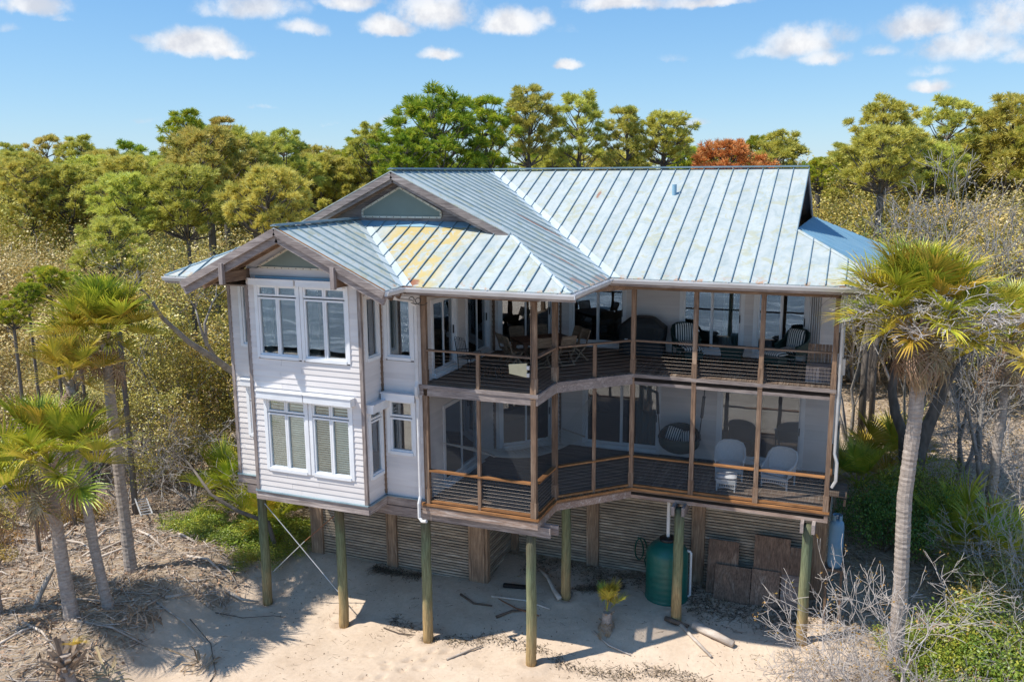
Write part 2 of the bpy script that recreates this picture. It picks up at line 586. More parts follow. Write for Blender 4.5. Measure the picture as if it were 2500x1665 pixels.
def roofmat(name, yellow=0.0):
    """faded pale-blue standing-seam steel with lichen-yellow wear and rust near the eaves"""
    mt, h, out = newmat(name)
    t = h.n('ShaderNodeTexCoord')
    P = t.outputs['Object']
    oi = h.n('ShaderNodeObjectInfo')
    a = h.noise(h.vm('MULTIPLY', P, (1.7, 1.0, 1.0)), 1.5, 6.0, 0.70, 0.6)
    base = h.ramp(a.outputs[0], [(0.32, (0.30, 0.35, 0.345)), (0.48, (0.38, 0.42, 0.41)), (0.66, (0.445, 0.47, 0.45))])
    hv = h.n('ShaderNodeHueSaturation', ins={'Color': base, 'Value': h.math('MULTIPLY_ADD', oi.outputs['Random'], 0.10, 0.95)})
    col = hv.outputs[0]
    b = h.noise(P, 2.1, 5.0, 0.72, 1.0)
    thr = h.math('MULTIPLY_ADD', oi.outputs['Random'], 0.06, -0.03)
    lich = h.sstep(h.math('ADD', b.outputs[0], thr), 0.50, 0.62)
    col = h.mix(h.math('MULTIPLY', lich, 0.55), col, (0.36, 0.345, 0.20, 1))
    sp = h.n('ShaderNodeSeparateXYZ')
    h.set(sp, 0, P)
    if yellow:
        inx = h.math('MULTIPLY', h.sstep(sp.outputs[0], -13.0, -12.2), h.sstep(sp.outputs[0], -9.4, -10.6))
        c = h.noise(P, 2.4, 5.0, 0.7, 0.8)
        yl = h.math('MULTIPLY', h.sstep(c.outputs[0], 0.42, 0.53), inx)
        col = h.mix(h.math('MULTIPLY', yl, 0.85), col, (0.50, 0.37, 0.12, 1))
    e = h.noise(P, 5.0, 5.0, 0.7)
    near = h.sstep(sp.outputs[2], 3.07, 2.83)
    ru = h.math('MULTIPLY', h.sstep(e.outputs[0], 0.52, 0.66), near)
    col = h.mix(h.math('MULTIPLY', ru, 0.85), col, (0.40, 0.20, 0.09, 1))
    for (px, py, pz, rx, ry, k) in [(-7.84, 3.98, 5.07, 0.10, 0.40, .8), (-10.75, -4.2, 2.85, 0.50, 0.45, .9), (-10.55, -4.12, 2.95, 0.25, 0.25, .9),
                                 (-8.9, 1.1, 4.2, 1.5, 0.20, .95), (-7.1, -1.55, 3.3, 0.75, 0.17, 1.0), (-6.7, -2.6, 3.1, 0.6, 0.17, 1.0), (-6.35, -2.9, 2.9, 0.4, 0.5, .6),
                                 (-7.9, 0.1, 3.7, .7, .10, .7), (-6.2, -1.4, 2.9, .25, 1.2, .5)]:
        dv = h.vm('MULTIPLY', h.vm('SUBTRACT', P, (px, py, pz)), (1/rx, 1/ry, 0.0))
        dl = h.vm('LENGTH', dv, out=1)
        mk = h.sstep(h.math('ADD', dl, h.math('MULTIPLY', e.outputs[0], 1.4)), 1.45, 1.05)
        col = h.mix(h.math('MULTIPLY', mk, k), col, (0.27, 0.105, 0.05, 1))
    bs = h.n('ShaderNodeBsdfPrincipled', ins={'Base Color': col, 'Roughness': 0.55, 'Specular IOR Level': 0.35})
    bp = h.n('ShaderNodeBump', ins={'Strength': 0.25, 'Distance': 0.02, 'Height': h.noise(P, 2.6, 3.0).outputs[0]})
    h.set(bs, 'Normal', bp.outputs[0])
    mt.node_tree.links.new(bs.outputs[0], out.inputs[0])
    return mt


M['roof'] = roofmat('roof_steel')
M['roof_y'] = roofmat('roof_steel_worn', 1.0)
M['roof_flash'] = plain('flashing_steel', (0.52, 0.575, 0.585), (0.43, 0.485, 0.495), 0.5, (1.4, 1.4, 1.4), 5)
M['roof_blue'] = plain('roof_steel_blue', (0.20, 0.36, 0.47), (0.27, 0.43, 0.53), 0.5, (1.2, 1.2, 1.2), 4)
M['seam'] = plain('seam_blue', (0.15, 0.22, 0.26), (0.22, 0.30, 0.33), 0.5, (2, 2, 2))  # old blue paint, darkened to carry the shaded sides of the seams


def pilemat():
    mt, h, out = newmat('pile_timber')
    t = h.n('ShaderNodeTexCoord')
    sp = h.n('ShaderNodeSeparateXYZ')
    h.set(sp, 0, t.outputs['Object'])
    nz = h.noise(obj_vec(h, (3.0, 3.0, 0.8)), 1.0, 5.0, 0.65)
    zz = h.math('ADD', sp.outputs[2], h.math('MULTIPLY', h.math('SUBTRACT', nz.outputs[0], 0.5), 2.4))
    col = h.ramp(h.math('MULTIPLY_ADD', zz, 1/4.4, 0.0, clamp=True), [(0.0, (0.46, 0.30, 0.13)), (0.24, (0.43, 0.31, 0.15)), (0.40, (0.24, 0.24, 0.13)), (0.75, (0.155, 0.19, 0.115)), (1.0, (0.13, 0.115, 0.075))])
    g = h.noise(obj_vec(h, (40, 40, 2.0)), 1.0, 4.0, 0.7)
    col = h.mix(0.8, col, h.ramp(g.outputs[0], [(0.36, (0.45, 0.42, 0.40)), (0.6, (1.1, 1.1, 1.1))]), 'MULTIPLY')
    bs = h.n('ShaderNodeBsdfPrincipled', ins={'Base Color': col, 'Roughness': 0.85, 'Specular IOR Level': 0.2})
    bp = h.n('ShaderNodeBump', ins={'Strength': 0.6, 'Distance': 0.02, 'Height': g.outputs[0]})
    h.set(bs, 'Normal', bp.outputs[0])
    mt.node_tree.links.new(bs.outputs[0], out.inputs[0])
    return mt


M['pile'] = pilemat()
# vegetation
M['needle_green'] = leafmat('needles_green', [(0, (0.158, 0.256, 0.025)), (0.5, (0.350, 0.445, 0.038)), (0.85, (0.666, 0.592, 0.053)), (1, (0.740, 0.674, 0.084))], 0.5, 0.42)
M['needle_olive'] = leafmat('needles_olive', [(0, (0.286, 0.342, 0.059)), (0.5, (0.607, 0.553, 0.098)), (0.85, (0.760, 0.726, 0.179)), (1, (0.760, 0.760, 0.261))], 0.5, 0.40)
M['needle_brown'] = leafmat('needles_brown', [(0, (0.246, 0.299, 0.062)), (0.35, (0.527, 0.480, 0.092)), (0.75, (0.760, 0.620, 0.154)), (1, (0.760, 0.722, 0.217))], 0.5, 0.38)
M['needle_red'] = leafmat('needles_red', [(0, (0.457, 0.162, 0.055)), (0.5, (0.760, 0.269, 0.087)), (1, (0.760, 0.403, 0.153))], 0.6, 0.2)
M['scrub_leaf'] = leafmat('scrub_leaves', [(0, (0.139, 0.158, 0.032)), (0.35, (0.333, 0.304, 0.061)), (0.65, (0.555, 0.435, 0.099)), (0.88, (0.760, 0.553, 0.131)), (1, (0.760, 0.738, 0.305))], 0.4, 0.25, spec=0.5)
M['scrub_tan'] = leafmat('scrub_leaves_tan', [(0, (0.188, 0.177, 0.050)), (0.35, (0.401, 0.321, 0.099)), (0.7, (0.635, 0.463, 0.167)), (1, (0.760, 0.662, 0.334))], 0.45, 0.22, spec=0.5)
M['bush_green'] = leafmat('bush_leaves', [(0, (0.101, 0.172, 0.024)), (0.5, (0.244, 0.315, 0.042)), (0.85, (0.468, 0.477, 0.052)), (1, (0.609, 0.487, 0.086))], 0.42, 0.3, spec=0.45)
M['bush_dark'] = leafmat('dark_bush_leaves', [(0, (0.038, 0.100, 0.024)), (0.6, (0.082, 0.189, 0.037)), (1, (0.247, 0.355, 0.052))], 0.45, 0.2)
M['leaf_rust'] = leafmat('rusty_leaves', [(0, (0.156, 0.133, 0.029)), (0.5, (0.374, 0.218, 0.051)), (1, (0.499, 0.265, 0.057))], 0.5, 0.25)
M['frond'] = leafmat('palm_frond', [(0, (0.189, 0.262, 0.029)), (0.5, (0.378, 0.422, 0.041)), (0.85, (0.622, 0.571, 0.061)), (1, (0.756, 0.616, 0.143))], 0.38, 0.25, spec=0.5)
M['frond_gold'] = leafmat('palm_frond_gold', [(0, (0.244, 0.233, 0.026)), (0.5, (0.470, 0.358, 0.037)), (1, (0.660, 0.451, 0.089))], 0.4, 0.25, spec=0.5)
M['frond_dead'] = leafmat('palm_frond_dead', [(0, (0.20, 0.125, 0.065)), (0.5, (0.34, 0.235, 0.14)), (1, (0.48, 0.37, 0.26))], 0.6, 0.15)
M['palm_trunk'] = plain('palm_trunk', (0.44, 0.375, 0.325), (0.26, 0.215, 0.185), 0.9, (6, 6, 16), 6, 1.0)
M['palm_boot'] = plain('palm_boot', (0.36, 0.28, 0.21), (0.22, 0.155, 0.11), 0.85, (6, 6, 6), 4, 0.5)
M['bark'] = plain('bark', (0.17, 0.145, 0.125), (0.095, 0.08, 0.068), 0.9, (5, 5, 2), 5, 0.8)
M['bark_grey'] = plain('grey_bark', (0.34, 0.315, 0.29), (0.20, 0.18, 0.16), 0.9, (5, 5, 3), 5, 0.6)
M['twig_pale'] = plain('pale_twigs', (0.52, 0.475, 0.44), (0.33, 0.285, 0.255), 0.8, (4, 4, 4), 4)
M['twig_grey'] = plain('grey_twigs', (0.32, 0.285, 0.255), (0.20, 0.17, 0.15), 0.85, (4, 4, 4), 4)
M['twig_brown'] = plain('brown_twigs', (0.22, 0.15, 0.10), (0.12, 0.085, 0.06), 0.9, (4, 4, 4), 4)
M['litter'] = leafmat('litter_flakes', [(0, (0.202, 0.130, 0.072)), (0.5, (0.432, 0.288, 0.173)), (1, (0.691, 0.547, 0.389))], 0.8, 0.0)
M['wrack'] = leafmat('wrack_flakes', [(0, (0.067, 0.047, 0.034)), (0.7, (0.171, 0.117, 0.076)), (1, (0.494, 0.342, 0.221))], 0.85, 0.0)
# ------------------------------------------------------------------ ground


def lerp(a, b, t):
    t = min(1.0, max(0.0, t))
    return a+(b-a)*t


def sm(t):
    t = min(1.0, max(0.0, t))
    return t*t*(3-2*t)


def gz(x, y):
    """terrain height: beach at the front, low dune under the house, wooded rise behind"""
    if y < -3:
        z = -8.1 - 0.02*(-3-y)
        if y < -20:
            z -= (-20-y)*0.03
    elif y < 0:
        z = lerp(-8.1, -7.5, sm((y+3)/3))
    elif y < 4:
        z = lerp(-7.5, -7.2, y/4)
    else:
        z = lerp(-7.2, -5.6, (y-4)/22)
    if y < 0 and y > -25:
        z += 1.1*sm((-17.4-x)/2.8)*sm((-y+0.0)/2.5)*sm((y+25)/8)
        z += 0.35*sm((x-1.0)/3.0)*sm((-y)/2.0)*sm((y+25)/8)
    z += 0.05*math.sin(x*0.9+0.4*y)*math.sin(y*0.8-0.3*x) + 0.02*math.sin(2.7*x+1.3)*math.sin(2.3*y)
    return max(z, -11.0)


def axis_steps(lo, hi, a, b, fine, grow=1.12):
    xs = list(np.arange(a, b+1e-6, fine))
    s = fine
    x = a
    while x > lo:
        s *= grow
        x -= s
        xs.insert(0, x)
    s = fine
    x = b
    while x < hi:
        s *= grow
        x += s
        xs.append(x)
    return np.array(xs)


GX = axis_steps(-900, 900, -20.0, 3.0, 0.085)
GY = axis_steps(-60, 1100, -9.0, 1.5, 0.085)
foot = []
_fr = random.Random(3)
for (x0, y0, x1, y1, n) in [(-12.6, -7.0, -10.3, -3.3, 13), (-9.6, -6.6, -6.2, -4.4, 11), (-12.7, -4.6, -10.0, -4.2, 6), (-6.4, -5.2, -3.4, -4.7, 7), (-9.2, -5.6, -7.2, -5.9, 6)]:
    for i in range(n):
        t = i/(n-1)
        a = math.atan2(y1-y0, x1-x0)
        o = 0.13*(1 if i % 2 else -1)
        foot.append((x0+(x1-x0)*t-o*math.sin(a)+_fr.uniform(-.05, .05), y0+(y1-y0)*t+o*math.cos(a)+_fr.uniform(-.05, .05), a+_fr.uniform(-.3, .3)))
ZZ = np.array([[gz(float(x), float(y)) for x in GX] for y in GY])
XX, YY = np.meshgrid(GX, GY)
_nr = np.random.default_rng(5)
near = (XX > -21) & (XX < 4) & (YY > -10) & (YY < 2.5)
ZZ += np.where(near, _nr.normal(0, 0.006, ZZ.shape), 0)
for k in range(240):   # soft hummocks and scuffs in the loose sand
    cx, cy, r_, a_ = _nr.uniform(-19, 3), _nr.uniform(-9, 2), _nr.uniform(.12, .5), _nr.uniform(-.03, .03)
    ZZ += a_*np.exp(-((XX-cx)**2+(YY-cy)**2)/(r_*r_))
PILES = [(-17.03, -2.80, -3.85), (-13.95, -3.02, -3.85), (-10.96, -3.06, -3.95), (-7.62, -3.10, -4.05), (-7.62, .02, -3.85), (-4.05, -.18, -3.95), (-.45, -.16, -3.95), (-13.95, 2.4, -3.85), (-17.0, 2.4, -3.85)]
for (px_, py_, _z) in PILES:   # scour hollows and little collars of sand round the piles
    dd = np.sqrt((XX-px_)**2+(YY-py_)**2+((XX-px_)*.3)*((YY-py_)*.4))
    ZZ += .05*np.exp(-((dd-.42)/.16)**2)-.05*np.exp(-(dd/.24)**2)
for (fx, fy, fa) in foot:
    dx = (XX-fx)*math.cos(fa)+(YY-fy)*math.sin(fa)
    dy = -(XX-fx)*math.sin(fa)+(YY-fy)*math.cos(fa)
    q = (dx/0.19)**2+(dy/0.10)**2
    ZZ += np.where(q < 4, -0.085*np.exp(-q*1.6)+0.03*np.exp(-(np.sqrt(np.maximum(q, 1e-6))-1.35)**2*8), 0)
nx, ny = len(GX), len(GY)
ii = np.arange(nx*ny).reshape(ny, nx)
gq = np.stack([ii[:-1, :-1].ravel(), ii[:-1, 1:].ravel(), ii[1:, 1:].ravel(), ii[1:, :-1].ravel()], -1)
gv = np.stack([XX.ravel(), YY.ravel(), ZZ.ravel()], -1)


def groundmat():
    mt, h, out = newmat('sand_and_leaf_litter')
    t = h.n('ShaderNodeTexCoord')
    P = t.outputs['Object']
    at_ = h.n('ShaderNodeAttribute', attribute_name='litter')
    a = h.noise(P, 0.7, 5.0, 0.6)
    b = h.noise(P, 9.0, 5.0, 0.7)
    sand = h.ramp(a.outputs[0], [(0.3, (0.49, 0.375, 0.275)), (0.5, (0.56, 0.44, 0.33)), (0.72, (0.61, 0.49, 0.375))])
    sand = h.mix(0.35, sand, h.ramp(b.outputs[0], [(0.3, (0.7, 0.68, 0.66)), (0.6, (1.05, 1.05, 1.05))]), 'MULTIPLY')
    c = h.noise(P, 6.0, 6.0, 0.75)
    lit = h.ramp(c.outputs[0], [(0.30, (0.17, 0.12, 0.08)), (0.46, (0.34, 0.255, 0.175)), (0.6, (0.48, 0.385, 0.285)), (0.8, (0.58, 0.49, 0.39))])
    f = h.math('ADD', at_.outputs['Fac'], h.math('MULTIPLY', h.math('SUBTRACT', h.noise(P, 1.4, 5.0, 0.7).outputs[0], 0.5), 1.3))
    f = h.sstep(f, 0.38, 0.62)
    col = h.mix(f, sand, lit)
    bs = h.n('ShaderNodeBsdfPrincipled', ins={'Base Color': col, 'Roughness': 0.95, 'Specular IOR Level': 0.15})
    n3 = h.noise(P, 26.0, 5.0, 0.7)
    hh = h.math('MULTIPLY_ADD', f, h.math('MULTIPLY', c.outputs[0], 1.6), h.math('MULTIPLY', n3.outputs[0], 0.35))
    bp = h.n('ShaderNodeBump', ins={'Strength': 0.7, 'Distance': 0.06, 'Height': hh})
    h.set(bs, 'Normal', bp.outputs[0])
    mt.node_tree.links.new(bs.outputs[0], out.inputs[0])
    return mt


M['ground'] = groundmat()


def litter_at(x, y):
    if y < -13:
        return 0.0
    if y > 3:
        return 1.0
    left = sm((-16.6-x-0.28*(y+3.5))/3.2)
    if y < -4.2:
        left = sm((-18.3-x+(-4.2-y)*0.25)/2.2)
    back = 0.55*sm((y-0.6)/1.6) if x < 0.3 else sm((y+0.6)/1.5)
    right = sm((x-0.2)/2.2)*sm((y+5)/2.5)
    wr = 0.0
    return min(1.0, max(left, back, right, wr))


gme = np_mesh('ground', gv, quads=gq, mats=[M['ground']], smooth=True)
la = gme.attributes.new('litter', 'FLOAT', 'POINT')
la.data.foreach_set('value', np.array([litter_at(float(x), float(y)) for x, y in zip(XX.ravel(), YY.ravel())], dtype=np.float32))
ground = link('ground', gme)
tag(ground, 'pale beach sand running back into a leaf littered wooded dune', kind='structure')
# the sea the windows look at
sm_, h_, o_ = newmat('sea_water')
bs_ = h_.n('ShaderNodeBsdfPrincipled', ins={'Base Color': (0.10, 0.17, 0.20, 1), 'Roughness': 0.12, 'Specular IOR Level': 0.5})
nv = h_.noise(h_.vm('MULTIPLY', h_.n('ShaderNodeTexCoord').outputs['Object'], (0.25, 1.0, 1.0)), 0.8, 6.0, 0.65)
h_.set(bs_, 'Normal', h_.n('ShaderNodeBump', ins={'Strength': 0.9, 'Distance': 0.6, 'Height': nv.outputs[0]}).outputs[0])
h_.set(bs_, 'Base Color', h_.ramp(nv.outputs[0], [(0.48, (0.13, 0.145, 0.175)), (0.56, (0.26, 0.275, 0.31)), (0.66, (0.62, 0.63, 0.64))]))
sm_.node_tree.links.new(bs_.outputs[0], o_.inputs[0])
sb = MB()
sb.add([(-1200, -1400, -9.35), (1200, -1400, -9.35), (1200, -48, -9.35), (-1200, -48, -9.35)], [(0, 1, 2, 3)])
tag(sb.build('sea', sm_), 'open sea beyond the beach', kind='structure')

# ------------------------------------------------------------------ house
HB = Vector((-9.0, 4.0, -7.4))
house = empty('beach_house', HB)
tag(house, 'two storey white sided beach house on timber piles with pale blue metal roof', 'house')
HL = -HB


def part(name, mb, mats, smooth=False):
    return mb.build(name, mats, house, HL, smooth)


def sub(name, mb, mats, par, smooth=False):
    return mb.build(name, mats, par, (0, 0, 0), smooth)


class Wall:
    """a wall plane: local (u, z, d) with d positive outwards"""
    def __init__(s, P0, P1):
        s.p = Vector((P0[0], P0[1], 0))
        s.e = Vector((P1[0], P1[1], 0))
        s.d = (s.e-s.p)
        s.L = s.d.length
        s.d.normalize()
        s.n = Vector((s.d.y, -s.d.x, 0))

    def pt(s, u, z, d=0.0):
        q = s.p + s.d*u + s.n*d
        return Vector((q.x, q.y, z))

    def box(s, mb, u0, u1, z0, z1, d0, d1, mi=0):
        vs = [s.pt(u, z, d) for z in (z0, z1) for d in (d0, d1) for u in (u0, u1)]
        fs = [(0, 1, 3, 2), (4, 6, 7, 5), (0, 4, 5, 1), (2, 3, 7, 6), (0, 2, 6, 4), (1, 5, 7, 3)]
        return mb.add(vs, fs, mi)


COURSE = 0.168


def build_wall(P0, P1, z0, z1, ops, boards=True, thick=0.14):
    w_ = Wall(P0, P1)
    mb = MB()
    us = sorted({0.0, w_.L} | {o[0] for o in ops} | {o[1] for o in ops})
    zs = sorted({z0, z1} | {o[2] for o in ops} | {o[3] for o in ops})
    for a, b in zip(us, us[1:]):
        for c, d in zip(zs, zs[1:]):
            mu, mz = (a+b)/2, (c+d)/2
            if any(o[0] < mu < o[1] and o[2] < mz < o[3] for o in ops):
                continue
            w_.box(mb, a, b, c, d, -thick, 0)
    wl = part('wall', mb, M['siding'] if not boards else M['dark'])
    if boards:
        z = z0
        while z < z1-0.02:
            zt = min(z+COURSE, z1)
            zm = (z+zt)/2
            segs = [(0.0, w_.L)]
            for o in ops:
                if o[2] < zm < o[3]:
                    ns = []
                    for (a, b) in segs:
                        if o[1] <= a or o[0] >= b:
                            ns.append((a, b))
                        else:
                            if o[0] > a:
                                ns.append((a, o[0]))
                            if o[1] < b:
                                ns.append((o[1], b))
                    segs = ns
            cut = []
            for (a, b) in segs:
                if b-a > 2.0:
                    k = a+(b-a)*rnd.uniform(.25, .75)
                    cut += [(a, k-.001), (k+.001, b)]
                else:
                    cut.append((a, b))
            for (a, b) in cut:
                if b-a < 0.03:
                    continue
                bm = MB()
                pts = []
                for u in (a+.002, b-.002):
                    pts += [w_.pt(u, z-0.012, 0.003), w_.pt(u, z-0.012, 0.034), w_.pt(u, zt, 0.012), w_.pt(u, zt, 0.003)]
                bm.add(pts, [(0, 1, 2, 3), (7, 6, 5, 4), (0, 4, 5, 1), (1, 5, 6, 2), (2, 6, 7, 3), (3, 7, 4, 0)])
                sub('siding_board', bm, M['siding'], wl)
            z = zt
    return w_, wl


def build_window(w_, u0, u1, z0, z1, cols=2, trans=None, fill=None, glass='glass', casing=0.075, drop=0.0):
    """a framed window: casing, one sash and pane per light, louvers or curtain behind"""
    c = casing
    mb = MB()
    w_.box(mb, u0-.03, u0+c, z0-.03, z1+.03, -0.10, 0.055)
    w_.box(mb, u1-c, u1+.03, z0-.03, z1+.03, -0.10, 0.055)
    w_.box(mb, u0+c, u1-c, z1-c+.03, z1+.028, -0.10, 0.053)
    w_.box(mb, u0+c, u1-c, z0-.05, z0+c-.03, -0.10, 0.075)
    win = part('window', mb, M['white'])
    ww = (u1-u0-2*c)/cols
    rows = [(z0+c-.03, z1-c+.03)] if trans is None else [(z0+c-.03, trans-.02), (trans+.02, z1-c+.03)]
    for k in range(cols):
        a, b = u0+c+k*ww+.004, u0+c+(k+1)*ww-.004
        for ri, (p, q) in enumerate(rows):
            s_ = MB()
            f = 0.052
            w_.box(s_, a, a+f, p, q, -0.07, 0.03)
            w_.box(s_, b-f, b, p, q, -0.07, 0.03)
            w_.box(s_, a+f, b-f, p, p+f, -0.07, 0.028)
            w_.box(s_, a+f, b-f, q-f, q, -0.07, 0.028)
            sub('sash', s_, M['white'], win)
            g = MB()
            w_.box(g, a+f-.004, b-f+.004, p+f-.004, q-f+.004, -0.030, -0.022)
            sub('pane', g, M[glass], win)
            if fill == 'louver':
                n = int((q-p-2*f)/0.068)
                for j in range(n):
                    zc = p+f+(j+.5)*(q-p-2*f)/n
                    l_ = MB()
                    v0, v1 = a+f*.6, b-f*.6
                    tl = 0.019 if (k % 2 == 0) else 0.025
                    th = -0.012 if k % 2 == 0 else -0.006
                    pts = [w_.pt(u, zc+sg*tl, -0.14+sg*th*-1+t_) for u in (v0, v1) for sg, t_ in ((-1, -.004), (-1, .004), (1, .004), (1, -.004))]
                    l_.add(pts, [(0, 1, 2, 3), (7, 6, 5, 4), (0, 4, 5, 1), (1, 5, 6, 2), (2, 6, 7, 3), (3, 7, 4, 0)])
                    sub('louver', l_, M['louver'], win)
    if fill == 'curtain':
        cm_ = MB()
        n = 26
        a, b = u0+c, u0+c+(u1-u0)*0.20
        top = [w_.pt(a+(b-a)*i/n, z1-.1, -0.22+0.03*math.sin(i*1.9)) for i in range(n+1)]
        bot = [w_.pt(a+(b-a)*i/n, z0+.05, -0.22+0.035*math.sin(i*1.9+.3)) for i in range(n+1)]
        cm_.add(top+bot, [(i, i+1, n+2+i, n+1+i) for i in range(n)])
        sub('curtain', cm_, M['curtain'], win)
    return win


def build_slider(w_, u0, u1, z0, z1, curtain=True, npan=2, track=True):
    c = 0.07
    mb = MB()
    w_.box(mb, u0-.05, u0+c, z0-.02, z1+.06, -0.12, 0.05)
    w_.box(mb, u1-c, u1+.05, z0-.02, z1+.06, -0.12, 0.05)
    w_.box(mb, u0+c, u1-c, z1-.03, z1+.058, -0.12, 0.048)
    w_.box(mb, u0+c, u1-c, z0-.08, z0+.03, -0.12, 0.09)
    w_.box(mb, u0-.05, u1+.05, z0-.10, z0-.085, -0.02, 0.16)
    dr = part('sliding_door', mb, M['white'])
    ww = (u1-u0-2*c)/npan
    for k in range(npan):
        a, b = u0+c+k*ww-(.02 if k else 0), u0+c+(k+1)*ww+(.02 if k < npan-1 else 0)
        dd = -0.03 if k % 2 == 0 else -0.085
        s_ = MB()
        f = 0.06
        p, q = z0+.03, z1-.03
        w_.box(s_, a, a+f, p, q, dd-.02, dd+.02)
        w_.box(s_, b-f, b, p, q, dd-.02, dd+.02)
        w_.box(s_, a+f, b-f, p, p+f*1.4, dd-.018, dd+.018)
        w_.box(s_, a+f, b-f, q-f, q, dd-.018, dd+.018)
        sub('door_leaf', s_, M['white'], dr)
        g = MB()
        w_.box(g, a+f-.004, b-f+.004, p+f*1.4-.004, q-f+.004, dd-.005, dd+.003)
        sub('pane', g, M['glass'], dr)
        if k == npan-1:
            hd = MB()
            w_.box(hd, b-f*.8, b-f*.3, z0+.95, z0+1.2, dd+.021, dd+.055)
            sub('handle', hd, M['black_metal'], dr)
    if curtain:
        cm_ = MB()
        n = 20
        a, b = u1-c-(u1-u0)*0.30, u1-c
        top = [w_.pt(a+(b-a)*i/n, z1-.05, -0.28+0.035*math.sin(i*2.1)) for i in range(n+1)]
        bot = [w_.pt(a+(b-a)*i/n, z0+.05, -0.28+0.04*math.sin(i*2.1+.3)) for i in range(n+1)]
        cm_.add(top+bot, [(i, i+1, n+2+i, n+1+i) for i in range(n)])
        sub('curtain', cm_, M['curtain'], dr)
    return dr


FL, UF, TOP = -3.5, 0.0, 2.62
# -- bay
bx0, bx1, by = -15.96, -12.2, -4.2
ops = [(.31, 1.79, .61, 2.72), (1.87, 3.39, .61, 2.72), (.41, 1.88, -2.80, -.62), (1.98, 3.37, -2.80, -.62)]
wb, _ = build_wall((bx0, by), (bx1, by), FL, 2.95, ops)
for o in ops[:2]:
    build_window(wb, *o, cols=2, trans=2.36, fill='curtain', glass='glass')
for o in ops[2:]:
    build_window(wb, *o, cols=2, trans=-1.06, fill='louver', glass='glass_clear')
opr = [(.18, .96, .66, 2.46), (.20, .98, -2.80, -.84)]
wr, _ = build_wall((bx1, by), (bx1, -3.17), FL, TOP, opr)
build_window(wr, *opr[0], cols=1, fill='curtain')
build_window(wr, *opr[1], cols=1, trans=-1.12)
build_wall((bx0, -3.17), (bx0, by), FL, 2.95, [])
opm = [(.18, 1.09, .61, 2.38), (.18, 1.07, -2.20, -.60)]
wm, _ = build_wall((bx1, -3.17), (-10.75, -3.17), FL, TOP, opm)
build_window(wm, *opm[0], cols=1, fill='curtain')
build_window(wm, *opm[1], cols=1, trans=-1.13)
opl = [(.39, .98, .65, 2.55), (.46, 1.05, -2.20, -.60)]
wlw, _ = build_wall((-17.46, -3.17), (bx0, -3.17), FL, TOP, opl)
build_window(wlw, *opl[0], cols=1)
build_window(wlw, *opl[1], cols=1, trans=-1.10)
build_wall((-17.46, 11.5), (-17.46, -3.17), FL, TOP, [], boards=False)
build_wall((0.0, 3.35), (0.0, 11.5), FL, TOP, [], boards=False)
build_wall((0.0, 11.5), (-17.46, 11.5), FL, TOP, [], boards=False)
# -- walls behind the porches
opY = [(.38, 2.02, .12, 2.22), (2.70, 4.50, .12, 2.22), (1.0, 3.66, -3.38, -1.00)]
wY, _ = build_wall((-10.75, -3.17), (-10.75, 1.60), FL, TOP, opY)
for o in opY:
    build_slider(wY, *o)
opD = [(.24, 2.20, .12, 2.22), (.24, 2.20, -3.38, -1.00)]
wD, _ = build_wall((-10.75, 1.60), (-8.95, 3.35), FL, TOP, opD)
for o in opD:
    build_slider(wD, *o, curtain=False)
opX = [(.35, 2.24, .12, 2.20), (4.10, 6.05, .12, 2.20), (6.42, 8.00, .12, 2.20), (.85, 3.47, -3.38, -1.12), (5.40, 8.02, -3.38, -1.12)]
wX, _ = build_wall((-8.95, 3.35), (0.0, 3.35), FL, TOP, opX)
for i, o in enumerate(opX):
    build_slider(wX, *o, curtain=(i in (1, 3)))


def corner(x, y, z0, z1, mat='grey_z', wd=0.11):
    mb = MB()
    mb.box(x-wd/2, x+wd/2, y-wd/2, y+wd/2, z0, z1)
    return part('corner_trim', mb, M[mat])


for (x, y) in [(bx0, by), (bx1, by), (-17.46, -3.17)]:
    corner(x, y-.01, FL-.01, TOP+.05, 'grey_z', .10)
for (x, y) in [(-10.72, 1.60), (-8.97, 3.33), (bx1+.03, -3.20), (-10.80, -3.20)]:
    corner(x, y, FL+.02, TOP-.02, 'brown_z', .10)

# -- floors, ceilings and rooms
inner = [(-17.3, -3.05), (-10.9, -3.05), (-10.9, 1.66), (-9.0, 3.5), (-.15, 3.5), (-.15, 11.4), (-17.3, 11.4)]
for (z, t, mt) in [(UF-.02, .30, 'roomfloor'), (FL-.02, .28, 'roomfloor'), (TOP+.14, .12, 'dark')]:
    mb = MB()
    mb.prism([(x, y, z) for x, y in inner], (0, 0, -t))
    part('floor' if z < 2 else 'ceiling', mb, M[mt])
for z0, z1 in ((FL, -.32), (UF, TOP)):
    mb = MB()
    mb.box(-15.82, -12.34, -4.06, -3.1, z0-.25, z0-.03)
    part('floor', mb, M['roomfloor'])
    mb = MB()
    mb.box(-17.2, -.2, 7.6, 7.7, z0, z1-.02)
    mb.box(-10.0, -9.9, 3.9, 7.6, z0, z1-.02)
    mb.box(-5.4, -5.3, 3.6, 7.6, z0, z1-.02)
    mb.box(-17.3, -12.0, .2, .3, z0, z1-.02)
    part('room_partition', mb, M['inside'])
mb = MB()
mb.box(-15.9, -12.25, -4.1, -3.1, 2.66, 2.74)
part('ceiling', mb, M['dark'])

# -- porch decks
def xr(y):
    a = -10.75 if y < 1.6 else -10.75+(y-1.6)*1.8/1.75
    b = -7.35 if y < -1.85 else (-7.35+(y+1.85)*1.8/1.85 if y < 0 else -5.55)
    return a, b


def ledge(y):
    return xr(y)


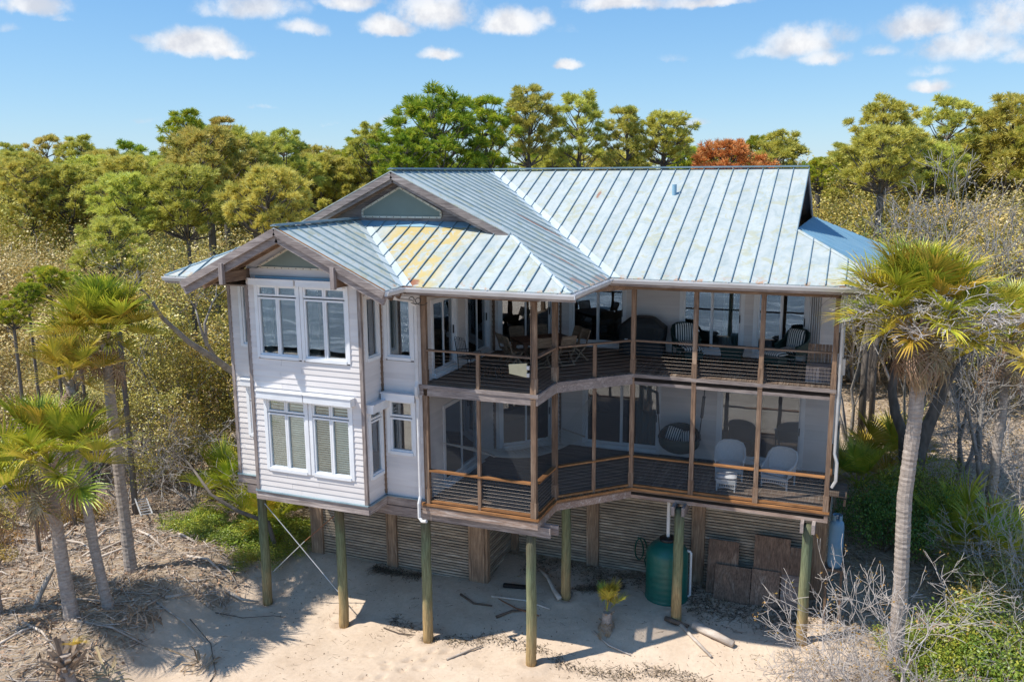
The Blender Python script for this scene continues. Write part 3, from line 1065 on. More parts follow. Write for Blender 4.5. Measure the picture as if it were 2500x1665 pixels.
for z in (UF, FL):
    mb = MB()
    mb.prism([(x, y, z-.035) for x, y in [(-10.7, -3.3), (-7.42, -3.3), (-7.42, -1.87), (-5.58, -.05), (-.05, -.05), (-.05, 3.3), (-8.95, 3.3), (-10.7, 1.6)]], (0, 0, -.22))
    dk = part('deck', mb, M['dark'])  # solid sheet added under the boards, stops light leaking through the gaps
    y = -3.36
    while y < 3.2:
        y1 = min(y+.134, 3.3)
        a, b = xr((y+y1)/2)
        bm = MB()
        bm.box(a+.05, b-.01, y, y1, z-.03, z)
        sub('deck_board', bm, M['deck_x'], dk)
        y += .141
    x = -5.55
    while x < -.1:
        bm = MB()
        bm.box(x, min(x+.134, 0.0), -.02, 3.3, z-.03, z)
        sub('deck_board', bm, M['deck_y'], dk)
        x += .141
edge = [(-10.85, -3.37), (-7.35, -3.37), (-7.35, -1.85), (-5.57, 0.0), (0.0, 0.0), (0.0, 3.3)]


def run(mb, pts, wd, z0, z1, off=0.0, mi=0):
    """a timber course following the porch edge, mitred at its corners"""
    n = len(pts)
    P = [Vector((p[0], p[1])) for p in pts]

    def offs(i, o):
        nn = []
        if i > 0:
            d = (P[i]-P[i-1]).normalized()
            nn.append(Vector((d.y, -d.x)))
        if i < n-1:
            d = (P[i+1]-P[i]).normalized()
            nn.append(Vector((d.y, -d.x)))
        if len(nn) == 1:
            return P[i]+nn[0]*o
        b = (nn[0]+nn[1]).normalized()
        return P[i]+b*(o/max(.3, b.dot(nn[0])))
    for i in range(n-1):
        a0, a1 = offs(i, off), offs(i+1, off)
        b0, b1 = offs(i, off-wd), offs(i+1, off-wd)
        mb.add([(a0.x, a0.y, z0), (a1.x, a1.y, z0), (b1.x, b1.y, z0), (b0.x, b0.y, z0), (a0.x, a0.y, z1), (a1.x, a1.y, z1), (b1.x, b1.y, z1), (b0.x, b0.y, z1)],
               [(0, 3, 2, 1), (4, 5, 6, 7), (0, 1, 5, 4), (1, 2, 6, 5), (2, 3, 7, 6), (3, 0, 4, 7)], mi)


for i in range(len(edge)-1):
    for (z0, z1, off, mtn, wd) in [(-.135, -.033, .075, 'grey', .07), (-.345, -.137, .05, 'grey', .05), (-3.60, -3.533, .085, 'orange', .09), (-3.655, -3.602, .06, 'brown', .07), (-3.86, -3.657, .05, 'pale' if i < 4 else 'grey', .05)]:
        mb = MB()
        seg = edge[i:i+2]
        run(mb, edge[max(0, i-1):i+3], wd, z0, z1, off)
        # keep only this side's length so each timber is a piece of its own
        k = 0 if i == 0 else 1
        mm = MB()
        mm.add(mb.v[k*8:k*8+8], [(0, 3, 2, 1), (4, 5, 6, 7), (0, 1, 5, 4), (1, 2, 6, 5), (2, 3, 7, 6), (3, 0, 4, 7)])
        ax = 'y' if i in (1, 4) else 'x'
        key = mtn+'_'+(ax if mtn != 'pale' else 'x')
        part('fascia_board', mm, M[key])

# skirt beams below the enclosed rooms
for (x0, y0, x1, y1) in [(-16.02, -4.24, -12.12, -4.24), (-12.14, -4.2, -12.14, -3.24), (-12.1, -3.22, -10.8, -3.22), (-17.52, -3.22, -16.05, -3.22), (-16.02, -3.2, -16.02, -4.2), (-17.5, -3.2, -17.5, 11.5)]:
    mb = MB()
    mb.beam((x0, y0, -3.67), (x1, y1, -3.67), .07, .26)
    part('sill_beam', mb, M['grey_x' if abs(x1-x0) > abs(y1-y0) else 'grey_y'])
    mb = MB()
    mb.beam((x0, y0, -3.525), (x1, y1, -3.525), .15, .025)
    part('flashing', mb, M['seam'])
mb = MB()
for poly in ([(-15.95, -4.15), (-12.2, -4.15), (-12.2, -3.2), (-15.95, -3.2)], [(-17.4, -3.18), (-10.8, -3.18), (-10.8, 11.4), (-17.4, 11.4)], [(-10.78, 3.0), (-.1, 3.0), (-.1, 11.4), (-10.78, 11.4)]):
    mb.prism([(x, y, -3.62) for x, y in poly], (0, 0, -.2))
part('floor_frame', mb, M['dark'])

# -- posts, rails, cables, screens
PX = [-5.57, -3.77, -1.93, -0.02]
posts = [(-10.66, -3.36, .12), (-7.42, -3.36, .145), (-7.37, -1.80, .145)] + [(x, .0, .125) for x in PX]
for (x, y, wd) in posts:
    for (z0, z1) in ((-.13, 2.46), (-3.60, -.135)):
        mb = MB()
        mb.box(x-wd/2, x+wd/2, y-wd/2, y+wd/2, z0, z1)
        part('post', mb, M['brown_z'])
        mb = MB()
        mb.box(x-wd/2-.012, x+wd/2+.012, y-wd/2-.012, y+wd/2+.012, z0-.03, z0+.52)
        part('post_sleeve', mb, M['brown_z'])
mids = {0: [(-9.05, -3.36)], 2: [(-6.47, -.90)]}
spans = [((-10.60, -3.36), (-7.50, -3.36)), ((-7.37, -3.27), (-7.37, -1.90)), ((-7.31, -1.74), (-5.64, -.04)), ((-5.50, 0), (-3.84, 0)), ((-3.70, 0), (-2.0, 0)), ((-1.86, 0), (-.09, 0)), ((0, .08), (0, 3.25))]
for si, (a, b) in enumerate(spans):
    ax = 'y' if si in (1, 6) else 'x'
    A, B = Vector((a[0], a[1], 0)), Vector((b[0], b[1], 0))
    for lv, (zf, zr) in enumerate(((0.0, .955), (-3.5, -2.55))):
        mb = MB()
        mb.beam(A+Vector((0, 0, zr)), B+Vector((0, 0, zr)), .135 if lv == 0 else .15, .045)
        rl = part('railing', mb, M[('brown_' if lv == 0 else 'orange_')+ax])
        for k in range(8):
            zc = zf+.10+k*.102
            cb = MB()
            cb.tube([A+Vector((0, 0, zc)), B+Vector((0, 0, zc))], .0028, 5)
            sub('cable', cb, M['steel'], rl)
        for (mx_, my_) in mids.get(si, []):
            pm = MB()
            z1 = zr-.03 if lv == 0 else -.14
            pm.box(mx_-.045, mx_+.045, my_-.045, my_+.045, zf-.1, z1)
            sub('railing_post', pm, M['brown_z'], rl)
        if lv == 1:
            br = MB()
            br.beam(A+Vector((0, 0, zf+.03)), B+Vector((0, 0, zf+.03)), .08, .06)
            sub('bottom_rail', br, M['orange_'+ax], rl)
            d = (B-A).normalized()
            nn = Vector((-d.y, d.x, 0))*0.055
            for (p, q) in ([(A, B)] if si not in mids else [(A, Vector((*mids[si][0], 0))), (Vector((*mids[si][0], 0)), B)]):
                sc_ = MB()
                sc_.add([p+nn+Vector((0, 0, -3.44)), q+nn+Vector((0, 0, -3.44)), q+nn+Vector((0, 0, -.36)), p+nn+Vector((0, 0, -.36))], [(0, 1, 2, 3)])
                part('insect_screen', sc_, M['screen'])
# headers over the upper posts
for i in range(5):
    a, b = edge[i], edge[i+1]
    if i == 0:
        a = (-10.7, -3.36)
    mb = MB()
    mb.beam((a[0], a[1], 2.535), (b[0], b[1], 2.535), .11, .15)
    part('header_beam', mb, M['brown_y' if i in (1, 4) else 'brown_x'])

# -- roof
SL, ZE = 0.473, 2.85


def clip_poly(poly, ax, lo, hi):
    for (sgn, lim) in ((1, lo), (-1, -hi)):
        out = []
        for i in range(len(poly)):
            p, q = poly[i], poly[(i+1) % len(poly)]
            fp, fq = sgn*p[ax]-lim, sgn*q[ax]-lim
            if fp >= 0:
                out.append(p)
            if (fp >= 0) != (fq >= 0):
                t = fp/(fp-fq)
                out.append((p[0]+(q[0]-p[0])*t, p[1]+(q[1]-p[1])*t))
        poly = out
        if not poly:
            return []
    return poly


def line_segs(poly, ax, val):
    hits = []
    for i in range(len(poly)):
        p, q = poly[i], poly[(i+1) % len(poly)]
        if (p[ax]-val)*(q[ax]-val) < 0:
            t = (val-p[ax])/(q[ax]-p[ax])
            hits.append(p[1-ax]+(q[1-ax]-p[1-ax])*t)
    hits.sort()
    return [(hits[i], hits[i+1]) for i in range(0, len(hits)-1, 2)]


def clean(poly):
    out = []
    for p in poly:
        if not out or math.hypot(p[0]-out[-1][0], p[1]-out[-1][1]) > 1e-4:
            out.append(p)
    if len(out) > 1 and math.hypot(out[0][0]-out[-1][0], out[0][1]-out[-1][1]) < 1e-4:
        out.pop()
    return out


rb = MB()
rb.prism([(x, y, 2.70) for x, y in [(-17.3, -3.1), (-.2, 3.6), (-.2, 11.3), (-17.3, 11.3)]], (0, 0, -.03))
roof = part('roof', rb, M['dark'])


def slope(poly, zf, ax, start, pitch=0.48, mat='roof', seams=True, seam_mat='seam'):
    """standing-seam pans: strips of constant coordinate `ax`, each pan and each seam a piece"""
    lo = min(p[ax] for p in poly)
    hi = max(p[ax] for p in poly)
    x = start
    while x > lo:
        x -= pitch
    while x < hi:
        st = clean(clip_poly(poly, ax, x+.001, x+pitch-.001))
        if len(st) >= 3:
            mb = MB()
            mb.prism([(p[0], p[1], zf(*p)) for p in st], (0, 0, -.028))
            sub('roof_panel', mb, M[mat], roof)
        if seams and lo < x < hi:
            for (a, b) in line_segs(poly, ax, x):
                if b-a < .12:
                    continue
                pa, pb = ((x, a), (x, b)) if ax == 0 else ((a, x), (b, x))
                mb = MB()
                mb.beam((pa[0], pa[1], zf(*pa)+.016), (pb[0], pb[1], zf(*pb)+.016), .022, .055)
                sub('roof_seam', mb, M[seam_mat], roof)
        x += pitch


zR = lambda x, y: ZE+SL*(y+.7)
zG = lambda x, y: ZE+SL*(-6.1-x)
zM = lambda x, y: ZE+SL*(y+4.3)
zB = lambda x, y: 4.40-SL*(x+14.05)
zBl = lambda x, y: 4.40+SL*(x+14.05)
zK = lambda x, y: ZE+SL*(1.4-x)
zGl = lambda x, y: ZE+SL*(x+18.9)
zBk = lambda x, y: ZE+SL*(12.1-y)
slope([(-6.1, -.7), (1.4, -.7), (-1.3, 2.0), (-1.3, 5.7), (-12.5, 5.7)], zR, 0, -1.3+.48*.999)
slope([(-6.1, -4.3), (-8.65, -1.75), (-12.5, -1.75), (-12.5, 5.7), (-6.1, -.7)], zG, 1, -1.75)
slope([(-10.77, -4.3), (-6.1, -4.3), (-9.3, -1.1), (-13.97, -1.1)], zM, 0, -10.77+.1, mat='roof_y')
slope([(-18.9, -4.3), (-17.33, -4.3), (-14.13, -1.1), (-15.7, -1.1)], zM, 0, -18.9+.55)
slope([(-10.77, -5.35), (-10.77, -4.3), (-14.05, -1.02), (-14.05, -5.35)], zB, 1, -5.35+.40)
slope([(-17.33, -5.35), (-14.05, -5.35), (-14.05, -1.02), (-17.33, -4.3)], zBl, 1, -5.35+.40)
slope([(1.4, -.7), (1.4, 12.1), (-1.3, 9.4), (-1.3, 2.0)], zK, 1, 2.0, .30, mat='roof_blue', seam_mat='roof_blue')  # old blue paint, with the slope's sky-tinted shade put into the colour
slope([(-18.9, -4.3), (-16.35, -1.75), (-12.5, -1.75), (-12.5, 5.7), (-18.9, 12.1)], zGl, 1, -1.75)
slope([(1.4, 12.1), (-18.9, 12.1), (-12.5, 5.7), (-1.3, 5.7), (-1.3, 9.4)], zBk, 0, -1.3, seams=False, pitch=4.0)


def cap(p0, p1, z0, z1, wd=.20, mat='seam'):
    mb = MB()
    mb.beam((p0[0], p0[1], z0+.05), (p1[0], p1[1], z1+.05), wd, .03)
    mb.beam((p0[0], p0[1], z0+.075), (p1[0], p1[1], z1+.075), wd*.35, .03)
    sub('ridge_cap', mb, M[mat], roof)


ZR = zR(0, 5.7)
cap((-12.5, 5.7), (-1.3, 5.7), ZR, ZR)
cap((-12.5, -1.75), (-12.5, 5.7), ZR, ZR)
cap((-14.05, -5.35), (-14.05, -1.15), 4.40, 4.40)


def flash(p0, p1, f0, f1, side0, side1, wd, mat):
    """a bent metal strip lying in a valley or over a hip, one leaf on each slope"""
    mb = MB()
    for (f, s_) in ((f0, side0), (f1, side1)):
        q = [(p0[0], p0[1]), (p1[0], p1[1]), (p1[0]+s_[0]*wd, p1[1]+s_[1]*wd), (p0[0]+s_[0]*wd, p0[1]+s_[1]*wd)]
        mb.prism([(x, y, f(x, y)+.020) for x, y in q], (0, 0, -.012))
    sub('flashing', mb, M[mat], roof)


flash((-12.42, 5.6), (-6.1, -.7), zR, zG, (1, 0), (0, -1), .30, 'roof_flash')
flash((-10.77, -4.3), (-14.0, -1.07), zM, zB, (1, 0), (0, -1), .27, 'roof_flash')
flash((-6.1, -4.3), (-8.63, -1.77), zG, zM, (0, 1), (-1, 0), .12, 'roof_flash')
flash((1.4, -.7), (-1.25, 1.95), zR, zK, (-1, 0), (0, 1), .12, 'roof')
flash((-18.9, -4.3), (-16.4, -1.8), zM, zGl, (1, 0), (0, 1), .12, 'seam')
mb = MB()   # apron flashing along the foot of the big gable
mb.prism([(x, y, zM(x, y)+.024) for x, y in [(-13.9, -1.4), (-9.05, -1.4), (-9.3, -1.12), (-13.97, -1.12)]], (0, 0, -.012))
sub('flashing', mb, M['roof_blue'], roof)
# gable walls
def gable(x0, x1, xc, y, zb_, za, t=.08, mat='grey_x'):
    mb = MB()
    mb.prism([(x0, y, zb_), (x1, y, zb_), (xc, y, za)], (0, t, 0))
    return part('gable_wall', mb, M[mat])


gable(-15.55, -9.45, -12.5, -1.10, 4.33, 5.80)
mb = MB()
mb.prism([(-1.75, 2.3, 4.25), (-1.75, 9.1, 4.25), (-1.75, 5.7, 5.82)], (-.08, 0, 0))
part('gable_wall', mb, M['grey_z'])
# rake boards
def rake(p0, p1, mat='grey_x', wd=.045, ht=.20, dz=-.13):
    mb = MB()
    mb.beam((p0[0], p0[1], p0[2]+dz), (p1[0], p1[1], p1[2]+dz), wd, ht)
    return part('rake_board', mb, M[mat])


for s_ in (-1, 1):
    xe = -12.5+s_*3.9
    ze_ = ZR-SL*3.9
    rake((-12.5, -1.72, ZR), (xe, -1.72, ze_))
    rake((-12.5, -1.64, ZR-.13), (xe, -1.64, ze_-.13), ht=.15)
    for k, yy in enumerate((-1.45,)):
        rake((-12.5, yy, ZR-.16), (xe+s_*-.3, yy, ze_-.16+.14), 'brown_x', .05, .18)
    mb = MB()   # soffit under the overhang
    mb.prism([(-12.5, -1.66, ZR-.09), (xe, -1.66, ze_-.09), (xe, -1.12, ze_-.09), (-12.5, -1.12, ZR-.09)], (0, 0, -.02))
    part('soffit', mb, M['soffit'])
    # bay gable
    xe = -14.05+s_*3.28
    zl = 4.40-SL*3.28
    rake((-14.05, -5.33, 4.40), (xe, -5.33, zl), 'grey_x', .05, .19, -.11)
    rake((-14.05, -5.28, 4.40), (xe, -5.28, zl), 'orange_x', .06, .03, .0)
    rake((-14.05, -5.22, 4.40-.12), (xe-s_*.03, -5.22, zl-.12), 'grey_x', .09, .24, -.16)
    for yy in (-4.85, -4.45):
        rake((-14.05, yy, 4.40-.1), (xe, yy, zl-.1), 'brown_x', .07, .2, -.13)
    mb = MB()
    mb.prism([(-14.05, -5.25, 4.40-.045), (xe, -5.25, zl-.045), (xe, -3.2, zl-.045), (-14.05, -3.2, 4.40-.045)], (0, 0, -.03))
    part('soffit', mb, M['soffit'])
    # outrigger beam with its pendant post
    xb = -14.05+s_*1.80
    mb = MB()
    mb.beam((xb, -4.16, 3.00), (xb, -5.30, 3.00), .10, .30)
    part('outrigger', mb, M['brown_y'])
    mb = MB()
    mb.box(xb-.06, xb+.06, -5.42, -5.30, 2.82, 3.40)
    part('bracket_post', mb, M['grey_z'])
# right gable rake seen edge on
for s_ in (-1, 1):
    rake((-1.33, 5.7, ZR), (-1.33, 5.7+s_*3.7, ZR-SL*3.7), 'grey_y')
    mb = MB()
    mb.prism([(-1.32, 5.7, ZR-.08), (-1.32, 5.7+s_*3.7, ZR-SL*3.7-.08), (-1.72, 5.7+s_*3.7, ZR-SL*3.7-.08), (-1.72, 5.7, ZR-.08)], (0, 0, -.02))
    part('soffit', mb, M['soffit'])
# glazed gable panels
def tri_panel(pts, y):
    mb = MB()
    mb.prism([(x, y, z) for x, z in pts], (0, .03, 0))
    p_ = part('gable_panel', mb, M['panel'])
    n = len(pts)
    for i in range(n):
        a, b = pts[i], pts[(i+1) % n]
        fb = MB()
        fb.beam((a[0], y-.012, a[1]), (b[0], y-.012, b[1]), .05, .055)
        sub('panel_frame', fb, M['cream'], p_)
        sc_ = MB()
        L = math.hypot(b[0]-a[0], b[1]-a[1])
        k = max(2, int(L/.24))
        for j in range(k):
            t = (j+.5)/k
            sc_.box(a[0]+(b[0]-a[0])*t-.012, a[0]+(b[0]-a[0])*t+.012, y-.043, y-.036, a[1]+(b[1]-a[1])*t-.012, a[1]+(b[1]-a[1])*t+.012)
        sub('screw', sc_, M['rust'], p_)


tri_panel([(-13.86, 4.50), (-11.18, 4.50), (-11.18, 4.68), (-12.55, 5.38), (-13.86, 4.70)], -1.14)
tri_panel([(-15.50, 3.20), (-12.60, 3.20), (-14.05, 3.93)], -4.24)
mb = MB()
mb.prism([(-15.96, -4.19, 2.95), (-12.2, -4.19, 2.95), (-12.2, -4.19, 3.40), (-14.05, -4.19, 4.22), (-15.96, -4.19, 3.40)], (0, .1, 0))
part('gable_wall', mb, M['siding'])
mb = MB()
mb.box(-15.90, -12.30, -4.235, -4.195, 2.965, 3.165)
part('trim_board', mb, M['siding'])
mb = MB()
mb.tube([(-15.55, -4.30, 2.93), (-12.75, -4.30, 2.93)], .035, 8)
part('shutter_axle', mb, M['roof_blue'])

# roll-shutter boxes over the windows
def shutter_box(w_, u0, u1, z0, z1, d):
    mb = MB()
    w_.box(mb, u0, u1, z0, z1, .036, d)
    bx = part('shutter_box', mb, M['awning'])
    m2 = MB()
    w_.box(m2, u0-.02, u1+.02, z1, z1+.02, .036, d+.03)
    sub('box_lid', m2, M['awning'], bx)


shutter_box(wb, .22, 1.76, 2.71, 2.88, .22)
shutter_box(wb, 1.83, 3.36, 2.71, 2.88, .22)
shutter_box(wb, .30, 1.90, -.60, -.38, .27)
shutter_box(wb, 1.93, 3.50, -.60, -.38, .27)
shutter_box(wm, .10, 1.18, -.60, -.39, .25)
shutter_box(wr, .10, 1.03, -.84, -.60, .24)
shutter_box(wlw, .35, 1.15, -.60, -.40, .20)
# folded accordion shutter at the right of the upper porch
fs_ = MB()
wX.box(fs_, 8.02, 8.40, .02, .06, .03, .20)
wX.box(fs_, 8.02, 8.40, 2.22, 2.26, .03, .20)
fsh = part('folding_shutter', fs_, M['white'])
for k in range(6):
    lf = MB()
    u = 8.04+k*.062
    pts = [wX.pt(u, .06, .05), wX.pt(u+.03, .06, .19), wX.pt(u+.045, .06, .19), wX.pt(u+.014, .06, .05)]
    lf.prism(pts, (0, 0, 2.16))
    sub('shutter_leaf', lf, M['white'], fsh)

# soffits under the eaves / porch ceiling
for (x0, x1, y0, y1) in [(-10.74, -6.16, -4.24, 3.4), (-6.16, 1.34, -.64, 3.4), (0.02, 1.34, 3.4, 12), (-18.84, -17.48, -4.24, 12), (-12.18, -10.76, -4.24, -3.1), (-17.46, -16.0, -4.24, -3.1)]:
    mb = MB()
    mb.box(x0, x1, y0, y1, TOP+.005, TOP+.045)
    part('soffit', mb, M['soffit'])
# gutters with straps, fascia behind
def gutter(p0, p1, out):
    d = Vector((p1[0]-p0[0], p1[1]-p0[1], 0)).normalized()
    o = Vector((out[0], out[1], 0))
    prof = [(0.0, -.15), (.075, -.15), (.125, -.055), (.125, -.02), (.113, -.02), (.113, -.05), (.07, -.136), (.012, -.136), (.012, -.03), (0, -.03)]
    A = Vector((p0[0], p0[1], ZE))
    L = (Vector((p1[0], p1[1], 0))-Vector((p0[0], p0[1], 0))).length
    mb = MB()
    mb.prism([A+o*a+Vector((0, 0, z)) for a, z in prof], d*L)
    g = part('gutter', mb, M['alu'])
    fb = MB()
    fb.beam(A-o*.03+Vector((0, 0, -.13)), A+d*L-o*.03+Vector((0, 0, -.13)), .04, .19)
    part('fascia_board', fb, M['grey_x' if abs(d.x) > .5 else 'grey_y'])
    n = max(2, int(L/.9))
    for k in range(n):
        c = A+d*(L*(k+.5)/n)
        sb_ = MB()
        sb_.beam(c+Vector((0, 0, -.012)), c+o*.125+Vector((0, 0, -.012)), .025, .012)
        sub('gutter_strap', sb_, M['galv'], g)


gutter((-10.70, -4.3), (-6.1+.125, -4.3), (0, -1))
gutter((-6.1, -4.3), (-6.1, -.7-.12), (1, 0))
gutter((-6.1, -.7), (1.4, -.7), (0, -1))
gutter((-18.9, -4.3), (-17.2, -4.3), (0, -1))
gutter((1.4, -.7), (1.4, 12.1), (1, 0))
gutter((-10.77, -5.30), (-10.77, -4.3), (1, 0))

def pipe(name, pts, wd, mat, n=4):
    mb = MB()
    mb.tube(pts, wd, n)
    return part(name, mb, mat)


pipe('downspout', [(-11.05, -4.36, 2.72), (-11.02, -4.30, 2.5), (-10.93, -3.62, 2.36), (-10.86, -3.50, 2.2), (-10.86, -3.50, .08), (-10.86, -3.58, -.08), (-10.86, -3.58, -.32), (-10.86, -3.50, -.44), (-10.86, -3.50, -3.30), (-10.86, -3.60, -3.50), (-10.86, -3.60, -3.92), (-10.74, -3.66, -4.0), (-10.58, -3.70, -3.96)], [.05]*13, M['alu'], 6)
pipe('downspout', [(.15, .02, 2.66), (.12, .0, 2.40), (.12, .0, -1.85), (.20, -.02, -2.1), (.20, -.02, -2.62), (.10, -.02, -2.82)], .045, M['galv'], 6)
pipe('vent_pipe', [(-5.31, 3.99, zR(0, 3.99)-.05), (-5.31, 3.99, zR(0, 3.99)+.32)], .075, M['roof_blue'], 12)
mb = MB()
mb.box(.05, .25, .15, .34, .33, .78)
ebx = part('electrical_box', mb, M['galv'])
# sagging black cable tied under the eave beside the downspout
pts = [(-10.95+.13*math.cos(a)+.2*a/6.28, -3.62, 2.38+.09*math.sin(a)-.02*a/6.28) for a in np.linspace(0, 12.5, 26)]
pipe('coiled_cable', pts, .011, M['black_metal'], 5)

# -- piles, beams, rods
def pile(x, y, z1, r=.15, lean=(0, 0)):
    zb_ = gz(x, y)-.35
    hgt = z1-zb_
    mb = MB()
    n = 9
    rr = random.Random(int(x*100)+int(y*10))
    mb.tube([(lean[0]*(1-i/n)+.012*rr.uniform(-1, 1), lean[1]*(1-i/n)+.012*rr.uniform(-1, 1), hgt*i/n) for i in range(n+1)], [r*(1.04-.10*i/n)*(1+.02*rr.uniform(-1, 1)) for i in range(n+1)], 14)
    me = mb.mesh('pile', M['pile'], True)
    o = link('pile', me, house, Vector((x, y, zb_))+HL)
    return o


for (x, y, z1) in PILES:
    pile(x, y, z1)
for yy in (-2.93, -3.20):
    mb = MB()
    mb.beam((-17.2, yy, -3.98), (-7.0+(yy+3.2)*.5, yy, -3.98), .075, .29)
    part('girder', mb, M['grey_x'])
for x in (-4.20, -3.90, -.60, -.30):
    mb = MB()
    mb.beam((x, -.42, -3.97), (x, 3.0, -3.97), .09, .27)
    part('girder', mb, M['grey_y'])
for (a, b, mt) in [((-16.8, -2.95, -4.55), (-14.05, -3.1, -7.05), 'galv'), ((-14.1, -2.88, -4.5), (-15.4, -2.86, -5.65), 'rust'), ((-15.4, -2.86, -5.65), (-16.7, -2.84, -6.9), 'galv')]:
    mb = MB()
    mb.tube([a, b], .016, 6)
    part('brace_rod', mb, M[mt])

# -- slatted skirt round the ground floor
def skirt(P0, P1, ztop, posts_u, wpost, ax):
    w_ = Wall(P0, P1)
    zb_ = min(gz(*P0), gz(*P1))-.1
    mb = MB()
    w_.box(mb, 0, w_.L, zb_, ztop, -.12, -.05)
    sk = part('skirt_wall', mb, M['dark'])
    me = None
    z = zb_+.04
    un = MB()
    Wall(P0, P1).box(un, 0, w_.L, 0, .068, -.046, -.012)
    me = un.mesh('slat', M['slat_'+ax])
    while z < ztop-.05:
        link('slat', me, sk, (rnd.uniform(-.004, .004), rnd.uniform(-.005, .005), z+rnd.uniform(-.004, .004)))
        z += .098
    for (u, wd) in posts_u:
        pm = MB()
        w_.box(pm, u-wd/2, u+wd/2, zb_, ztop+.02, -.04, .06)
        sub('skirt_post', pm, M['skirtpost'], sk)
        pm = MB()
        w_.box(pm, u-wd/2-.03, u-wd/2+.05, zb_, ztop+.01, -.045, .075)
        sub('skirt_batten', pm, M['skirtpost'], sk)
        pm = MB()
        w_.box(pm, u+wd/2-.05, u+wd/2+.03, zb_, ztop+.01, -.045, .075)
        sub('skirt_batten', pm, M['skirtpost'], sk)


skirt((-17.15, 0), (-10.40, 0), -3.84, [(.24, .42), (3.27, .34), (6.45, .50)], 0, 'x')
skirt((-10.40, 0), (-10.40, 2.3), -3.84, [(.10, .16)], 0, 'y')
skirt((-10.40, 2.3), (-7.42, 2.3), -3.84, [(.14, .2)], 0, 'x')
skirt((-7.42, 2.3), (-3.89, 2.3), -3.84, [(.0, .36)], 0, 'x')
skirt((-3.89, 2.3), (.05, 2.3), -3.84, [(.0, .36), (3.7, .34)], 0, 'x')
skirt((.05, 2.3), (.05, 11.0), -3.84, [(4.0, .3)], 0, 'y')
skirt((-17.15, 11.0), (-17.15, 0), -3.84, [(4.0, .3)], 0, 'y')
# wooden shelf over the gas bottle
mb = MB()
mb.beam((.02, .62, -3.42), (.02, 1.75, -3.42), .06, .25)
mb.beam((.46, .62, -3.46), (.46, 1.75, -3.46), .06, .2)
shf = part('side_shelf', mb, M['brown_y'])
for k in range(6):
    bm = MB()
    bm.box(.0, .5, .60+k*.195, .785+k*.195, -3.30, -3.265)
    sub('shelf_board', bm, M['deck_x'], shf)
# ------------------------------------------------------------------ vegetation makers


def unit(v):
    return v/np.maximum(np.linalg.norm(v, axis=-1, keepdims=True), 1e-9)


def seg_tubes(P0, P1, R0, R1, n=4):
    """many tapered twigs at once -> verts, quads"""
    P0, P1 = np.asarray(P0, float), np.asarray(P1, float)
    R0, R1 = np.asarray(R0, float)[:, None], np.asarray(R1, float)[:, None]
    t = unit(P1-P0)
    ref = np.where(np.abs(t[:, 2:3]) > .9, np.array([[1., 0, 0]]), np.array([[0., 0, 1]]))
    a = unit(np.cross(t, ref))
    b = np.cross(t, a)
    N = len(P0)
    vs = np.zeros((N, 2*n, 3))
    for k in range(n):
        an = 2*math.pi*k/n
        o = a*math.cos(an)+b*math.sin(an)
        vs[:, k] = P0+o*R0
        vs[:, n+k] = P1+o*R1
    base = (np.arange(N)*2*n)[:, None]
    qs = []
    for k in range(n):
        k2 = (k+1) % n
        qs.append(base+np.array([[k, k2, n+k2, n+k]]))
    return vs.reshape(-1, 3), np.concatenate(qs, 0)


def grow(rng, p, d, L, r, depth, out, tips, up=0.15, spread=0.7, kids=(2, 4), steps=4, wob=0.22, shrink=0.62, rmin=0.004):
    """recursive limb: records (p0, p1, r0, r1) pieces and tip points"""
    d = d/np.linalg.norm(d)
    rr = r
    pts = [p]
    for i in range(steps):
        d = d + rng.normal(0, wob, 3) + np.array([0, 0, up*0.35])
        d /= np.linalg.norm(d)
        q = p + d*(L/steps)*rng.uniform(.8, 1.2)
        r2 = max(rmin, rr*(0.80 if depth else 0.66))
        out.append((p, q, rr, r2))
        p, rr = q, r2
        pts.append(p)
    if depth == 0:
        tips.append((p, d))
        return
    nk = rng.integers(kids[0], kids[1]+1)
    for k in range(nk):
        i = rng.integers(max(1, steps//2), steps+1) if k else steps
        nd = d + rng.normal(0, spread, 3)
        nd[2] += up
        grow(rng, pts[i], nd, L*shrink*rng.uniform(.75, 1.25), max(rmin, rr*(.85 if k == 0 else .65)), depth-1, out, tips, up, spread, kids, steps, wob, shrink, rmin)


def leaf_quads(rng, C, N, size, aspect=0.55, jitter=0.35):
    """leaf-sized quads at centres C with normals N"""
    n = len(C)
    N = unit(N + rng.normal(0, jitter, (n, 3)))
    t = unit(np.cross(N, rng.normal(0, 1, (n, 3))))
    b = np.cross(N, t)
    s_ = (size*rng.uniform(.6, 1.3, n))[:, None]
    w_ = s_*aspect
    v = np.stack([C-t*s_*.5, C+b*w_*.5-t*s_*.05, C+t*s_*.5, C-b*w_*.5-t*s_*.05], 1).reshape(-1, 3)
    q = np.arange(n*4).reshape(n, 4)
    return v, q


def needle_tufts(rng, C, Dn, per, length, width):
    """sprays of long needles round each tuft centre"""
    n = len(C)
    C = np.repeat(C, per, 0)
    Dn = np.repeat(Dn, per, 0)
    d = unit(Dn*0.85 + rng.normal(0, .50, (n*per, 3)))
    L = (length*rng.uniform(.65, 1.2, n*per))[:, None]
    t = unit(np.cross(d, rng.normal(0, 1, (n*per, 3))))
    w_ = width*.5
    p0 = C + d*L*.04
    v = np.stack([p0-t*w_, p0+t*w_, C+d*L*.62+t*w_*.95, C+d*L - np.array([0, 0, .10])*L], 1).reshape(-1, 3)
    q = np.arange(n*per*4).reshape(-1, 4)
    return v, q


def merge(parts):
    vs, qs, o = [], [], 0
    for v, q in parts:
        vs.append(v)
        qs.append(q+o)
        o += len(v)
    return np.concatenate(vs), np.concatenate(qs)


